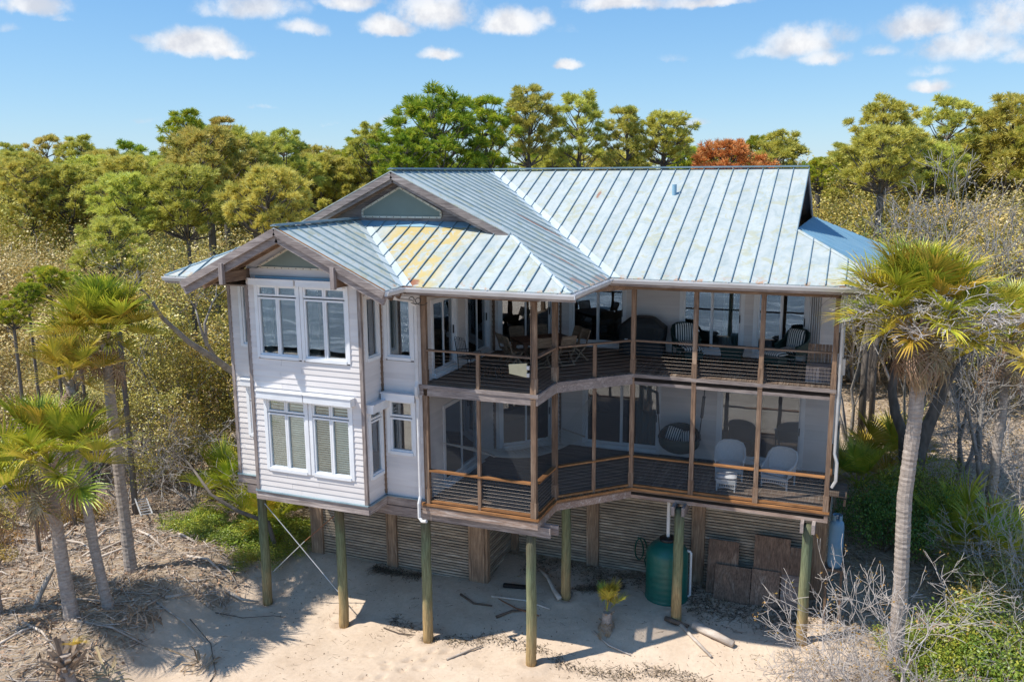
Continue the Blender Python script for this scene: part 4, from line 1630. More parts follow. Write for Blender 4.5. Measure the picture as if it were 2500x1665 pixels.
def wood_mesh(name, segs, mat, n=4):
    P0 = np.array([s[0] for s in segs])
    P1 = np.array([s[1] for s in segs])
    v, q = seg_tubes(P0, P1, [s[2] for s in segs], [s[3] for s in segs], n)
    return np_mesh(name, v, quads=q, mats=[mat], smooth=True)


# -- pines: bare bole, rounded uneven crown of upswept needle clumps on visible limbs
def make_pine(seed, rad=2.6, hh=2.6, clumps=46, tuft=12, per=26, open_=0.0):
    """crown mesh with its base at z=0 and its top at 2*hh"""
    rng = np.random.default_rng(seed)
    segs, C, Dn = [], [], []
    top = 2*hh
    ax = [np.array([rng.normal(0, .12), rng.normal(0, .12), top*i/8]) for i in range(9)]
    ax[0] = np.array([0., 0, -.3])
    for i in range(8):
        segs.append((ax[i], ax[i+1], .17*(1-i/9), .17*(1-(i+1)/9)))
    lob = rng.uniform(.45, 1.25, 9)
    for k in range(clumps):
        u = ((k+.5)/clumps)**.85
        z = top*(.10+.86*u)
        rel = (z-hh*.85)/(top-hh*.85) if z > hh*.85 else (hh*.85-z)/(hh*1.05)
        env = rad*math.sqrt(max(.02, 1-rel*rel))
        az = k*2.39996+rng.uniform(-.35, .35)
        env *= lob[int(az*7/6.2832+z*.9) % 9]*rng.uniform(.8, 1.18)
        rr = env*(rng.uniform(.35, 1.0)**.5)
        c = np.array([rr*math.cos(az), rr*math.sin(az), z+rng.uniform(-.35, .35)])
        zi = max(0, min(7, int((z-.55*rr-.2)/top*8)))
        p = ax[zi]
        mid = p*.45+c*.55+np.array([0, 0, -.14*rr])+rng.normal(0, .08, 3)
        r_ = .028+.018*rr
        segs += [(p, mid, r_, r_*.7), (mid, c, r_*.7, .012)]
        cr = rng.uniform(.20, .58)*(1-.25*open_)
        o = unit(rng.normal(0, 1, (tuft, 3)))*(rng.uniform(.2, 1, (tuft, 1))**.5)*np.array([cr, cr, cr*.62])
        for t in o[:5]:
            segs.append((mid*.3+c*.7, c+t, .012, .006))
        C.append(c+o)
        out = unit(np.array([[c[0], c[1], 0.9]]))
        Dn.append(unit(o*1.1+out*.5+np.array([0, 0, .55])))
    C, Dn = np.concatenate(C), np.concatenate(Dn)
    v, q = needle_tufts(rng, C, Dn, per, .44, .034)
    me = np_mesh('pine_crown', v, quads=q, mats=[M['needle_green']])
    return (wood_mesh('pine_branches', segs, M['bark'], 4), me, top)


_b = MB()
_b.tube([(0, 0, 0), (.04, .02, .3), (-.02, .05, .6), (0, 0, 1.0)], [.26, .22, .20, .17], 8)
PTRUNK = _b.mesh('pine_trunk', M['bark'], True)


# -- maritime scrub oak: several crooked grey stems, small glinting leaves
def make_scrub(seed, H=6.5, leaves=100, size=.078, depth=4, twiggy=0.0):
    rng = np.random.default_rng(seed)
    segs, tips = [], []
    for k in range(4):
        az = k*1.7+rng.uniform(0, 1)
        d = np.array([math.cos(az)*.42, math.sin(az)*.42, 1.0])
        grow(rng, np.array([math.cos(az)*.1, math.sin(az)*.1, 0.]), d, H*.40, .09, depth, segs, tips, up=.22, spread=.62, kids=(2, 3), steps=3, wob=.17, shrink=.64, rmin=.007)
    C = np.array([t[0] for t in tips])
    Dn = np.array([t[1] for t in tips])
    cen = np.array([0, 0, H*.45])
    n = len(C)
    CC = np.repeat(C, leaves, 0)+rng.normal(0, .24, (n*leaves, 3))*rng.uniform(.5, 1.7, (n, 1)).repeat(leaves, 0)
    N = unit(unit(CC-cen)+np.array([0, 0, .5]))
    v, q = leaf_quads(rng, CC, N, size, .6, .55)
    top = CC[:, 2].max()
    return (wood_mesh('scrub_stems', segs, M['bark_grey'], 4), np_mesh('scrub_crown', v, quads=q, mats=[M['scrub_leaf']]), float(top))


def make_bush(seed, rad=1.3, hgt=1.5, n=7000, size=.075, mat='bush_green', lumps=16):
    rng = np.random.default_rng(seed)
    L = np.stack([rng.normal(0, rad*.5, lumps), rng.normal(0, rad*.5, lumps), rng.uniform(.25, 1., lumps)*hgt*.75], 1)
    k = rng.integers(0, lumps, n)
    d = unit(rng.normal(0, 1, (n, 3)))
    rr = (rng.uniform(.45, 1.0, n)**.6*rng.uniform(.32, .5, n)*rad)[:, None]
    C = L[k]+d*rr*np.array([1, 1, .75])
    keep = C[:, 2] > .02
    C, d = C[keep], d[keep]
    v, q = leaf_quads(rng, C, unit(d+np.array([0, 0, .5])), size, .6, .5)
    segs, tips = [], []
    for j in range(9):
        a = j*.7
        grow(rng, np.array([.05*math.cos(a), .05*math.sin(a), 0]), np.array([math.cos(a)*.8, math.sin(a)*.8, 1.]), hgt*.5, .02, 2, segs, tips, up=.1, spread=.6, kids=(2, 3), steps=3, shrink=.6)
    return (wood_mesh('bush_stems', segs, M['twig_brown'], 3), np_mesh('bush_leaves', v, quads=q, mats=[M[mat]]), hgt)


def make_bare(seed, H=4.0, stems=5, depth=4, r=.05, spread=.55, tilt=.5, kids=(2, 4), bias=(0, 0), mat='twig_pale', up=.12, rmin=.005, wob=.2, shrink=.64, frac=.36):
    rng = np.random.default_rng(seed)
    segs, tips = [], []
    for k in range(stems):
        az = k*2*math.pi/stems+rng.uniform(-.5, .5)
        d = np.array([math.cos(az)*tilt+bias[0], math.sin(az)*tilt+bias[1], 1.0])
        grow(rng, np.array([math.cos(az)*.06, math.sin(az)*.06, 0.]), d, H*frac, r*rng.uniform(.7, 1.2), depth, segs, tips, up=up, spread=spread, kids=kids, steps=4, wob=wob, shrink=shrink, rmin=rmin)
    return segs, tips


# -- fan palms
def make_frond(seed, R_=1.15, pet=.95, n=44, dead=False):
    """one costapalmate leaf: petiole, arched rib and a folded fan of separate segments; grows along +X"""
    rng = np.random.default_rng(seed)
    vs, qs = [], []

    def strip(pts, lat, wid):
        o = len(vs)
        for p, l, w_ in zip(pts, lat, wid):
            vs.append(p-l*w_)
            vs.append(p+np.array([0, 0, -.35*w_]))
            vs.append(p+l*w_)
        for i in range(len(pts)-1):
            a = o+i*3
            qs.append([a, a+1, a+4, a+3])
            qs.append([a+1, a+2, a+5, a+4])
    # petiole
    m_ = 6
    pp = [np.array([pet*i/m_, 0, .10*pet*math.sin(i/m_*1.6)]) for i in range(m_+1)]
    strip(pp, [np.array([0, 1., 0])]*(m_+1), [.028-.012*i/m_ for i in range(m_+1)])
    hub = pp[-1]
    for k in range(n):
        a = -2.25+4.5*k/(n-1)
        along = .50*max(0.0, math.cos(a*.8))*R_                 # segments leave along the rib
        b0 = hub+np.array([along*.9, 0, -.22*along*along])
        L = R_*(.70+.12*math.cos(a))*rng.uniform(.86, 1.1)
        lift = .85*abs(math.sin(a*.75))*(0.2 if dead else 1.0)*rng.uniform(.8, 1.2)
        d = np.array([math.cos(a), math.sin(a), lift])
        d /= np.linalg.norm(d)
        lat = np.cross(np.array([0, 0, 1.]), d)
        lat /= np.linalg.norm(lat)
        droop = (.42 if not dead else 1.2)*rng.uniform(.3, 1.7)
        pts, wd = [], []
        for i, t in enumerate((0, .3, .6, .82, 1.0)):
            p = b0+d*L*t
            p = p+np.array([0, 0, -droop*L*max(0, t-.30)**2])
            if dead:
                p = p+np.array([0, -.45*p[1]*t, 0])+rng.normal(0, .02, 3)
            pts.append(p)
            wd.append(.027*(.6, 1.0, .8, .40, .04)[i]*(1.0 if not dead else .8))
        strip(pts, [lat]*5, wd)
    me = np_mesh('palm_frond', np.array(vs), quads=np.array(qs), mats=[M['frond'] if not dead else M['frond_dead']])
    return me


FROND = [make_frond(11+k) for k in range(4)]
DEADF = [make_frond(31+k, dead=True, n=26, R_=1.0, pet=.8) for k in range(3)]


def set_mat(o, mat):
    o.material_slots[0].link = 'OBJECT'
    o.material_slots[0].material = mat


def trunk_mesh(pts, r0, r1, seed=0, ring=.07, boots=False):
    rng = random.Random(seed)
    P = [Vector(p) for p in pts]
    # resample
    tot = sum((b-a).length for a, b in zip(P, P[1:]))
    n = int(tot/ring)
    out, rad = [], []
    for i in range(n+1):
        s_ = tot*i/n
        acc = 0
        for a, b in zip(P, P[1:]):
            L = (b-a).length
            if s_ <= acc+L+1e-6:
                q = a.lerp(b, (s_-acc)/L)
                break
            acc += L
        else:
            q = P[-1]
        t = i/n
        out.append(q)
        rad.append((r0+(r1-r0)*t)*(1+.022*(1 if i % 2 else -1)+rng.uniform(-.035, .035))*(1+.25*math.exp(-t*tot/.35)))
    mb = MB()
    mb.tube(out, rad, 12)
    me = mb.mesh('palm_trunk', M['palm_trunk'])
    return me


def make_palm(pts, r0, r1, label, nf=34, size=1.0, seed=1, elev=(-.45, 1.35), dead=6, gold=.35, cat='palm tree', group=None, boots=14, azr=None):
    rng = random.Random(seed)
    base = Vector(pts[0])
    root = empty('fan_palm', base)
    tag(root, label, cat, group)
    link('trunk', trunk_mesh([Vector(p)-base for p in pts], r0, r1, seed), root)
    top = Vector(pts[-1])-base
    for k in range(nf):
        t = (k+.5)/nf
        el = elev[0]+(elev[1]-elev[0])*t**.85+rng.uniform(-.12, .12)
        az = k*2.39996+rng.uniform(-.3, .3)
        if azr is not None and rng.random() < .5:
            az = rng.uniform(*azr)
        s_ = size*rng.uniform(.85, 1.12)
        o = link('frond', FROND[rng.randrange(4)], root, top+Vector((0, 0, .18*t)), Euler((rng.uniform(-.5, .5), -el, az), 'XYZ'), (s_*(0.8+.25*(1-t)), s_, s_))
        if rng.random() < gold or el < -.15:
            set_mat(o, M['frond_gold'])
    for k in range(dead):
        el = rng.uniform(-1.4, -.55)
        az = rng.uniform(0, 6.28) if azr is None else rng.uniform(*azr)
        s_ = size*rng.uniform(.75, 1.0)
        o = link('dead_frond', DEADF[rng.randrange(3)], root, top+Vector((0, 0, -.12)), Euler((rng.uniform(-.6, .6), -el, az), 'XYZ'), (s_*.9, s_*.9, s_*.9))
    for k in range(boots):
        az = k*2.4
        z = -.05-.62*(k/max(1, boots))
        mb = MB()
        mb.beam((r1*.7, 0, 0), (r1+.20, 0, .28), .10*(1-.02*k), .035)
        me = mb.mesh('leaf_boot', M['palm_boot'])
        bs = max(size, .62) if cat == 'young palm' else max(size, 1.0)*(1.5 if cat == 'palm stub' else 1.0)
        link('leaf_boot', me, root, top+Vector((0, 0, z)), Euler((0, rng.uniform(-.5, .3), az), 'XYZ'), (bs,)*3)
    return root


def make_palmetto(loc, label, nf=14, size=.75, seed=1, gold=.1, group=None, elev=(.2, 1.3), name='saw_palmetto', dead=2, mat=None):
    rng = random.Random(seed)
    root = empty(name, loc)
    tag(root, label, 'palmetto', group)
    for k in range(nf):
        t = (k+.5)/nf
        el = elev[0]+(elev[1]-elev[0])*t+rng.uniform(-.15, .15)
        s_ = size*rng.uniform(.8, 1.15)
        o = link('frond', FROND[rng.randrange(4)], root, (rng.uniform(-.12, .12), rng.uniform(-.12, .12), .02), Euler((rng.uniform(-.4, .4), -el, k*2.4+rng.uniform(-.3, .3)), 'XYZ'), (s_*1.1, s_, s_))
        if rng.random() < gold:
            set_mat(o, M['frond_gold'])
    for k in range(dead):
        o = link('dead_frond', DEADF[rng.randrange(3)], root, (0, 0, .25), Euler((rng.uniform(-.5, .5), rng.uniform(.1, .7), rng.uniform(0, 6.28)), 'XYZ'), (size,)*3)
    return root


def plant(name, meshes, loc, label, cat, group=None, sc=(1, 1, 1), rz=0.0, mat=None, kids=('trunk', 'crown'), tilt=(0, 0)):
    root = empty(name, loc, rz)
    root.rotation_euler = (tilt[0], tilt[1], rz)
    root.scale = sc
    tag(root, label, cat, group)
    for nm, me in zip(kids, meshes[:len(kids)]):
        o = link(nm, me, root)
        if nm == kids[-1] and mat is not None:
            set_mat(o, mat)
    return root


# ------------------------------------------------------------------ palms
make_palm([(-21.3, -4.3, gz(-21.3, -4.3)-.1), (-21.45, -4.25, -4.6), (-21.6, -4.2, -2.0), (-21.55, -4.25, .75)], .19, .15,
          'tallest fan palm of the left clump with full green gold crown', 56, .98, 4, elev=(-.2, 1.45), dead=12, gold=.28)
make_palm([(-20.1, -6.4, gz(-20.1, -6.4)-.1), (-20.45, -6.4, -5.2), (-20.75, -6.35, -2.6), (-20.85, -6.3, -.15)], .155, .13,
          'slender fan palm with small golden crown left of the tall palm', 17, .80, 9, elev=(-.2, 1.45), dead=10, gold=.9)
make_palm([(-20.6, -7.3, gz(-20.6, -7.3)-.1), (-20.75, -7.3, -5.4), (-20.85, -7.3, -3.8), (-20.85, -7.3, -2.45)], .20, .165,
          'short fan palm with bright drooping fronds and hanging dead leaves', 34, 1.15, 15, elev=(-.3, 1.3), dead=12, gold=.2)
make_palm([(-22.9, -8.0, gz(-22.9, -8.0)-.1), (-22.9, -8.0, -5.0), (-22.9, -8.0, -3.6)], .2, .18,
          'low fan palm cut off by the left edge of the photo', 18, 1.05, 23, elev=(-.3, 1.2), dead=4, gold=.3)
pr_ = make_palm([(1.98, -1.0, gz(1.98, -1.0)-.15), (1.98, -1.0, -5.0), (1.90, -1.05, -2.5), (2.0, -1.1, -.2), (1.95, -1.1, 2.1)], .195, .17,
                'tall fan palm with broad golden crown at the right corner of the house', 74, 1.0, 42, elev=(-.3, 1.45), dead=34, gold=.33)
# dead twiggy growth tangled in its crown
segs, tips = make_bare(77, 2.2, 11, 4, .024, .8, .9, (2, 4), mat='twig_grey', up=-.02, rmin=.008)
link('dead_twigs', wood_mesh('dead_twigs', segs, M['twig_pale'], 3), pr_, Vector((1.95, -2.2, 2.0))-Vector(pr_.location), None, (1.6, .8, .8))
make_palm([(5.0, 7.5, gz(5.0, 7.5)-.1), (5.05, 7.5, -3.2), (5.1, 7.5, .3)], .16, .14,
          'fan palm half hidden behind the right hand palm crown', 22, 1.15, 55, elev=(-.6, 1.2), dead=8, gold=.35)
make_palm([(-20.5, 9.5, gz(-20.5, 9.5)-.1), (-20.6, 9.5, 2.3)], .2, .18, 'fan palm crown rising beside the roof in the scrub', 26, 1.05, 61, elev=(-.5, 1.3), dead=5, gold=.15)
# small palm in the sand under the porch
make_palm([(-5.95, -1.15, gz(-5.95, -1.15)-.05), (-5.93, -1.18, gz(-5.95, -1.15)+.55)], .16, .12, 'small young palm with brown tipped fan alone in the shaded sand', 6, .46, 71, elev=(.75, 1.5), dead=10, gold=.4, cat='young palm', boots=9)
# dead stub with cut leaf bases, bottom left
st = make_palm([(-18.5, -9.3, gz(-18.5, -9.3)-.1), (-18.6, -9.3, gz(-18.5, -9.3)+.5), (-18.65, -9.25, gz(-18.5, -9.3)+1.0)], .19, .15, 'dead palm stub bristling with cut grey leaf bases', 1, .5, 81, dead=4, boots=34, cat='palm stub')
for k, (x, y, sz, gl, lb) in enumerate([(-19.7, 1.0, .95, .1, 'dark green palmetto under the leaning branches left of house'), (-18.9, 4.2, 1.1, .05, 'tall palmetto pressed against the left house wall'),
                                        (-23.0, 2.6, 1.0, .1, 'palmetto in the shade behind the tall left palm'), (2.0, 13.6, 1.1, .7, 'sunlit yellow palmetto behind the dark bush'),
                                        (4.0, 6.4, 1.15, .0, 'dark green palmetto clump right of the big palm trunk'), (5.3, 5.6, 1.0, .1, 'palmetto at the right edge under pale branches'),
                                        (.9, 11.5, .9, .1, 'shaded palmetto beside the house corner post')]):
    make_palmetto((x, y, gz(x, y)), lb, 15, sz, 90+k, gl)

# ------------------------------------------------------------------ pines behind
PINE = [make_pine(101, 3.0, 3.3, 92), make_pine(102, 2.0, 2.9, 52, open_=.3), make_pine(103, 2.4, 2.7, 66), make_pine(104, 2.7, 2.1, 74), make_pine(105, 2.4, 2.8, 44, 13, open_=.4)]
PRAD = (3.0, 2.0, 2.4, 2.7, 2.4)


def pine(u, v, wpx, d, kind, mat, label, group, seed, P=None, s_=None, tk=1.0):
    """a pine whose top stands at a surveyed point; u, v in the 2354 px view"""
    if P is None:
        P = V(u, v, d)
        s_ = wpx*1.062/F_PX*d/(2*PRAD[kind])
    zg = gz(P.x, P.y)
    bm, cm_, top = PINE[kind]
    root = empty('pine_tree', (P.x, P.y, zg))
    tag(root, label, 'pine tree', group)
    zc = P.z-zg-top*s_*1.04
    rz = seed*1.37
    if d and d < 43 and tk == 1.0:
        tk = .5
    link('trunk', PTRUNK, root, (0, 0, -.1), None, (tk, tk, max(.6, zc+.1)))
    link('branches', bm, root, (0, 0, zc), (0, 0, rz), (s_,)*3)
    o = link('crown', cm_, root, (0, 0, zc), (0, 0, rz), (s_,)*3)
    set_mat(o, M[mat])
    return root


pines = [
    (1000, 200, 260, 46, 0, 'needle_green', 'largest bright green pine rising behind the roof valley', None),
    (1120, 212, 130, 48, 1, 'needle_green', 'narrower green pine just right of the largest one', None),
    (1214, 196, 150, 50, 2, 'needle_brown', 'tall bronze brown pine with open crown behind the roof ridge', None),
    (1335, 208, 150, 51, 4, 'needle_olive', 'forked olive pine right of the bronze one', None),
    (1442, 236, 115, 52, 1, 'needle_brown', 'slim brownish pine behind the middle of the ridge', None),
    (1528, 257, 140, 53, 3, 'needle_olive', 'dense olive pine last before the gap in the treetops', None),
    (1270, 340, 120, 56, 3, 'needle_olive', 'low yellowish pine filling between two tall brown ones', None),
    (1400, 345, 130, 58, 3, 'needle_brown', 'low russet pine just above the ridge line', None),
    (930, 295, 140, 44, 3, 'needle_green', 'yellow green pine at the left foot of the largest', None),
    (850, 283, 110, 55, 2, 'needle_olive', 'dark pine left of the green group', None),
    (430, 253, 130, 52, 2, 'needle_green', 'bright green pine topping the left group', None),
    (505, 262, 90, 54, 1, 'needle_brown', 'rounded brown pine next to the green topped one', None),
    (470, 292, 220, 43, 3, 'needle_brown', 'broad tan pine in the left middle distance', None),
    (575, 292, 190, 45, 0, 'needle_brown', 'broad brown pine with visible bare limbs', None),
    (655, 298, 130, 48, 2, 'needle_olive', 'olive pine at the right of the left group', None),
    (715, 335, 110, 58, 3, 'needle_olive', None, 'far olive pines left of the roof'), (765, 345, 100, 64, 3, 'needle_olive', None, 'far olive pines left of the roof'), (815, 318, 110, 60, 2, 'needle_green', None, 'far olive pines left of the roof'),
    (300, 398, 180, 40, 3, 'needle_olive', 'bushy young pine with yellow needles in the left scrub', None),
    (420, 380, 200, 40, 3, 'needle_olive', 'golden green pine below the broad tan one', None),
    (610, 385, 190, 38, 3, 'needle_olive', 'soft green pine above the big gable', None),
    (250, 500, 170, 33, 3, 'needle_olive', 'low spreading pine with dark twisted trunk amid the scrub', None),
    (20, 330, 100, 84, 2, 'needle_olive', None, 'far pines on the left horizon'), (105, 308, 110, 88, 4, 'needle_brown', None, 'far pines on the left horizon'), (185, 312, 110, 86, 2, 'needle_olive', None, 'far pines on the left horizon'),
    (300, 322, 130, 82, 4, 'needle_green', None, 'far pines on the left horizon'), (240, 345, 120, 80, 3, 'needle_olive', None, 'far pines on the left horizon'), (50, 366, 150, 74, 3, 'needle_brown', None, 'far pines on the left horizon'),
    (340, 372, 120, 78, 3, 'needle_olive', None, 'far pines on the left horizon'), (130, 375, 140, 76, 0, 'needle_green', None, 'far pines on the left horizon'), (-30, 350, 120, 78, 2, 'needle_olive', None, 'far pines on the left horizon'),
    (1680, 322, 175, 58, 3, 'needle_red', 'rust red dead pine beyond the roof ridge', None),
    (1800, 302, 150, 60, 2, 'needle_olive', 'green pine right of the rust red tree', None), (1745, 313, 100, 66, 3, 'needle_green', 'dark green pine peeking over the rust red tree', None),
    (1885, 362, 90, 50, 3, 'needle_green', 'small bright green pine by the right end of the ridge', None), (1940, 330, 120, 56, 2, 'needle_olive', 'olive pine left of the big right hand pine', None),
    (2040, 220, 180, 50, 0, 'needle_olive', 'big olive pine dominating the right skyline', None), (2035, 290, 180, 43, 3, 'needle_olive', 'golden pine in front of the big right hand pine', None),
    (2190, 218, 160, 54, 4, 'needle_brown', 'brown pine with thin crown on the right skyline', None), (2330, 216, 190, 52, 2, 'needle_olive', 'dense gold green pine at the right edge', None),
    (2265, 250, 120, 56, 4, 'needle_brown', 'thin russet pine between two right hand pines', None), (2420, 240, 180, 50, 0, 'needle_olive', 'pine cropped by the right edge of the photo', None),
    (2140, 330, 140, 50, 3, 'needle_olive', 'low gold pine below the right skyline', None), (1590, 365, 90, 70, 3, 'needle_olive', 'small far pine left of the rust red tree', None)]
_rf = random.Random(91)
FILL = []
for k in range(34):
    FILL.append((_rf.uniform(-20, 880), _rf.uniform(345, 385), _rf.uniform(110, 170), _rf.uniform(54, 74), 3 if k % 3 else 0, _rf.choice(['needle_olive', 'needle_brown', 'needle_olive']), 'olive brown pine crown merging into the left canopy', 'pines merging into the left canopy'))
for k in range(16):
    FILL.append((_rf.uniform(1900, 2420), _rf.uniform(300, 350), _rf.uniform(110, 160), _rf.uniform(52, 66), 3 if k % 3 else 2, _rf.choice(['needle_olive', 'needle_brown', 'needle_olive']), 'olive gold pine crown merging into the right canopy', 'pines merging into the right canopy'))
for k in range(12):
    FILL.append((_rf.uniform(860, 1860), _rf.uniform(335, 380), _rf.uniform(120, 180), _rf.uniform(56, 72), 3, _rf.choice(['needle_olive', 'needle_brown', 'needle_green']), 'low pine crown just showing over the roof ridge', 'low pines over the roof ridge'))
for k, q in enumerate(FILL):
    pine(*q, k+60)
ORD = ('leftmost', 'second from left', 'third from left', 'fourth from left', 'fifth from left', 'sixth from left', 'seventh from left', 'eighth from left', 'ninth from left')
for k, (u, v, wpx, d, kind, mt, lb, gr) in enumerate(pines):
    if lb is None:
        i = sorted(q[0] for q in pines if q[7] == gr).index(u)
        lb = ORD[i]+(' of the small distant pines on the left horizon' if 'horizon' in gr else ' of the distant olive pines left of the big gable')
    pine(u, v, wpx, d, kind, mt, lb, gr, k)

# ------------------------------------------------------------------ scrub thickets
SCRUB = [make_scrub(201), make_scrub(202, 6.0), make_scrub(203, 7.0), make_scrub(204, 6.0, 52)]
rs = random.Random(17)


def thicket(cells, group, label, hmin, hmax, tan=.4):
    for (x, y) in cells:
        kind = rs.choice([0, 1, 2, 3])
        tm, cm_, top = SCRUB[kind]
        hgt = rs.uniform(hmin, hmax)+max(0, min(2.4, (math.hypot(x-CAM[0], y-CAM[1])-34)*.085))
        s_ = hgt/top
        w_ = s_*rs.uniform(.95, 1.25)
        plant('scrub_oak', (tm, cm_), (x, y, gz(x, y)-.1), label, 'scrub tree', group, (w_, w_, s_), rs.uniform(0, 6.28), M['scrub_tan' if rs.random() < tan else 'scrub_leaf'], kids=('stems', 'crown'))


def cellgrid(x0, x1, y0, y1, step, fn):
    out = []
    y = y0
    while y < y1:
        x = x0
        while x < x1:
            px, py = x+rs.uniform(-.45, .45)*step, y+rs.uniform(-.45, .45)*step
            if fn(px, py):
                out.append((px, py))
            x += step
        y += step
    return out


def left_zone(x, y):
    # in view to the left of the house, outside the clearing and the palms
    ang = math.atan2(x-CAM[0], y-CAM[1])
    return -0.98 < ang < -0.36 and x < -19.6-max(0, (y-14))*.1 and y > 4.2+max(0, (-30-x))*(-.25)


thicket(cellgrid(-78, -19, 0, 60, 4.3, left_zone), 'scrub oaks in the thicket left of the house', 'olive and tan leaved scrub oak in the dense thicket left of the house', 7.4, 9.2, .5)


def right_zone(x, y):
    ang = math.atan2(x-CAM[0], y-CAM[1])
    return -.10 < ang < .19 and y > 22


thicket(cellgrid(-6, 18, 21, 46, 3.4, right_zone), 'scrub oaks behind the right end of the roof', 'golden leaved scrub oak behind the right end of the roof', 8.6, 10.6, .35)
# behind the house, seen just over the eaves on the left
thicket([(-21.0, 13.2), (-22.5, 16.5), (-20.2, 18.5), (-18.4, 22.5), (-24, 20)], 'scrub oaks rising beside the left eave', 'scrub oak canopy close behind the left roof eave', 8.4, 9.6, .3)
# closer small trees in the gap between palms and house
thicket([(-21.8, 6.6), (-24.8, 5.0), (-20.3, 8.2), (-27.5, 3.5), (-30.5, 2.6), (-33.5, .8)], 'near scrub oaks behind the left palms', 'crooked stemmed scrub oak in the shade behind the left palms', 5.6, 7.0, .3)

# leaning grey oak limb left of the house and dark oaks at the right
def limb_tree(name, pts_list, label, mat, tips_=None, cat='oak tree', leaf=None, seed=5):
    base = Vector(pts_list[0][0][0])
    root = empty(name, base)
    tag(root, label, cat)
    mb = MB()
    for (pts, r0, r1) in pts_list:
        n = len(pts)
        mb.tube([Vector(p)-base for p in pts], [r0+(r1-r0)*i/(n-1) for i in range(n)], 8)
    link('trunk', mb.mesh('trunk', M[mat], True), root)
    rng = np.random.default_rng(seed)
    tips = []
    for (pts, r0, r1) in pts_list:
        segs = []
        p, q = np.array(pts[-1]), np.array(pts[-2])
        for k in range(3):
            grow(rng, p-np.array(base), (p-q)+rng.normal(0, .25, 3), 1.0, r1*.8, 3, segs, tips, up=.2, spread=.6, kids=(2, 3), steps=3, shrink=.7)
        link('branches', wood_mesh('branches', segs, M[mat], 4), root)
    if leaf:
        C = np.array([t[0] for t in tips])
        C = np.repeat(C, 16, 0)+rng.normal(0, .2, (len(C)*16, 3))
        v, q = leaf_quads(rng, C, rng.normal(0, 1, C.shape)+np.array([0, 0, 1.]), .11, .6)
        link('leaves', np_mesh('leaves', v, quads=q, mats=[M[leaf]]), root)
    return root


LO = [at(606, 1060, 35.0), at(590, 925, 34.0), at(530, 880, 32.5), at(462, 836, 31.2), at(398, 778, 30.2), at(370, 735, 29.6)]
LB = Vector((LO[0].x+.5, LO[0].y+.3, gz(LO[0].x+.5, LO[0].y+.3)-.1))
limb_tree('leaning_oak', [([LB, LO[0], LO[1], LO[2], LO[3], LO[4], LO[5]], .20, .05), ([LO[2], at(500, 830, 32.0), at(488, 795, 31.8), at(478, 755, 31.6)], .07, .03), ([at(505, 845, 32), at(500, 790, 32), at(518, 740, 32)], .07, .03)],
          'leaning grey oak whose limb reaches left from the house corner', 'bark_grey', leaf='scrub_leaf', seed=8)
limb_tree('low_oak_branch', [([(-18.2, -.6, gz(-18.2, -.6)-.1), (-18.5, -.7, -6.3), (-19.6, -1.0, -5.9), (-20.6, -1.1, -5.4), (-21.4, -1.0, -4.6)], .10, .04)],
          'low bent branch sweeping left below the house corner', 'bark', seed=9, cat='branch')
def gp(p):
    return Vector((p.x, p.y, gz(p.x, p.y)-.15))


limb_tree('oak_tree', [([gp(V(2092, 1030, 33)), V(2078, 1000, 33), V(2058, 950, 33), V(2050, 895, 33), V(2064, 830, 33), V(2060, 770, 33)], .22, .12), ([V(2064, 830, 33), V(2085, 790, 33.3), V(2100, 740, 33.6)], .12, .06)],
          'dark bent oak trunk left of the right hand palm', 'bark', leaf='bush_green', seed=10)
limb_tree('oak_tree', [([gp(V(2104, 1075, 32)), V(2112, 1040, 32), V(2135, 975, 32), V(2165, 905, 32), V(2174, 840, 32), V(2190, 770, 32.3)], .29, .15), ([V(2165, 905, 32), V(2195, 855, 32.3), V(2235, 800, 32.6)], .15, .07)],
          'rough barked oak leaning right behind the palm trunk', 'bark', leaf='scrub_leaf', seed=11)
limb_tree('oak_tree', [([(.85, 16.5, gz(.8, 16.5)-.1), (.8, 16.5, -3.0), (.85, 16.5, .5)], .17, .12)], 'straight dark trunk beside the right house corner', 'bark', leaf='bush_green', seed=12)
limb_tree('oak_tree', [([(1.25, 17.5, gz(1.2, 17.5)-.1), (1.2, 17.5, -3.0), (1.3, 17.5, .5)], .14, .10)], 'second thin trunk beside the right house corner', 'bark', leaf='bush_green', seed=13)

# bare silver trees on the right
for k, (u, v, d, hh, lb) in enumerate([(2275, 330, 33, 1.0, 'tall bare silver tree on the right above the palm'), (2150, 395, 36, .8, 'bare grey tree left of the tall silver one'), (2345, 380, 30, .9, 'bare grey tree at the right edge'), (1985, 430, 38, .7, 'thin bare tree in the scrub behind the roof end')]):
    P = V(u, v, d)
    zg = gz(P.x, P.y)
    H = P.z-zg
    segs, tips = make_bare(300+k, H*.95, 3, 6, .12, .46, .30, (2, 3), up=.16, rmin=.009, wob=.14, shrink=.66, frac=.36)
    zt = max(s[1][2] for s in segs)
    root = empty('bare_tree', (P.x, P.y, zg))
    tag(root, lb, 'bare tree')
    root.scale = (H/zt, H/zt, H/zt)
    link('branches', wood_mesh('branches', segs, M['bark_grey'], 4), root)

# ------------------------------------------------------------------ bushes
BUSH = [make_bush(401), make_bush(402, 1.2, 1.2, 6000), make_bush(403, 1.7, 2.6, 12000, .07, 'bush_dark', 30)]
def bush(x, y, sc, kind, mat, label, group=None, z=None):
    return plant('bush', BUSH[kind], (x, y, gz(x, y)-.05 if z is None else z), label, 'bush', group, sc, rs.uniform(0, 6.28), M[mat], kids=('stems', 'leaves'))


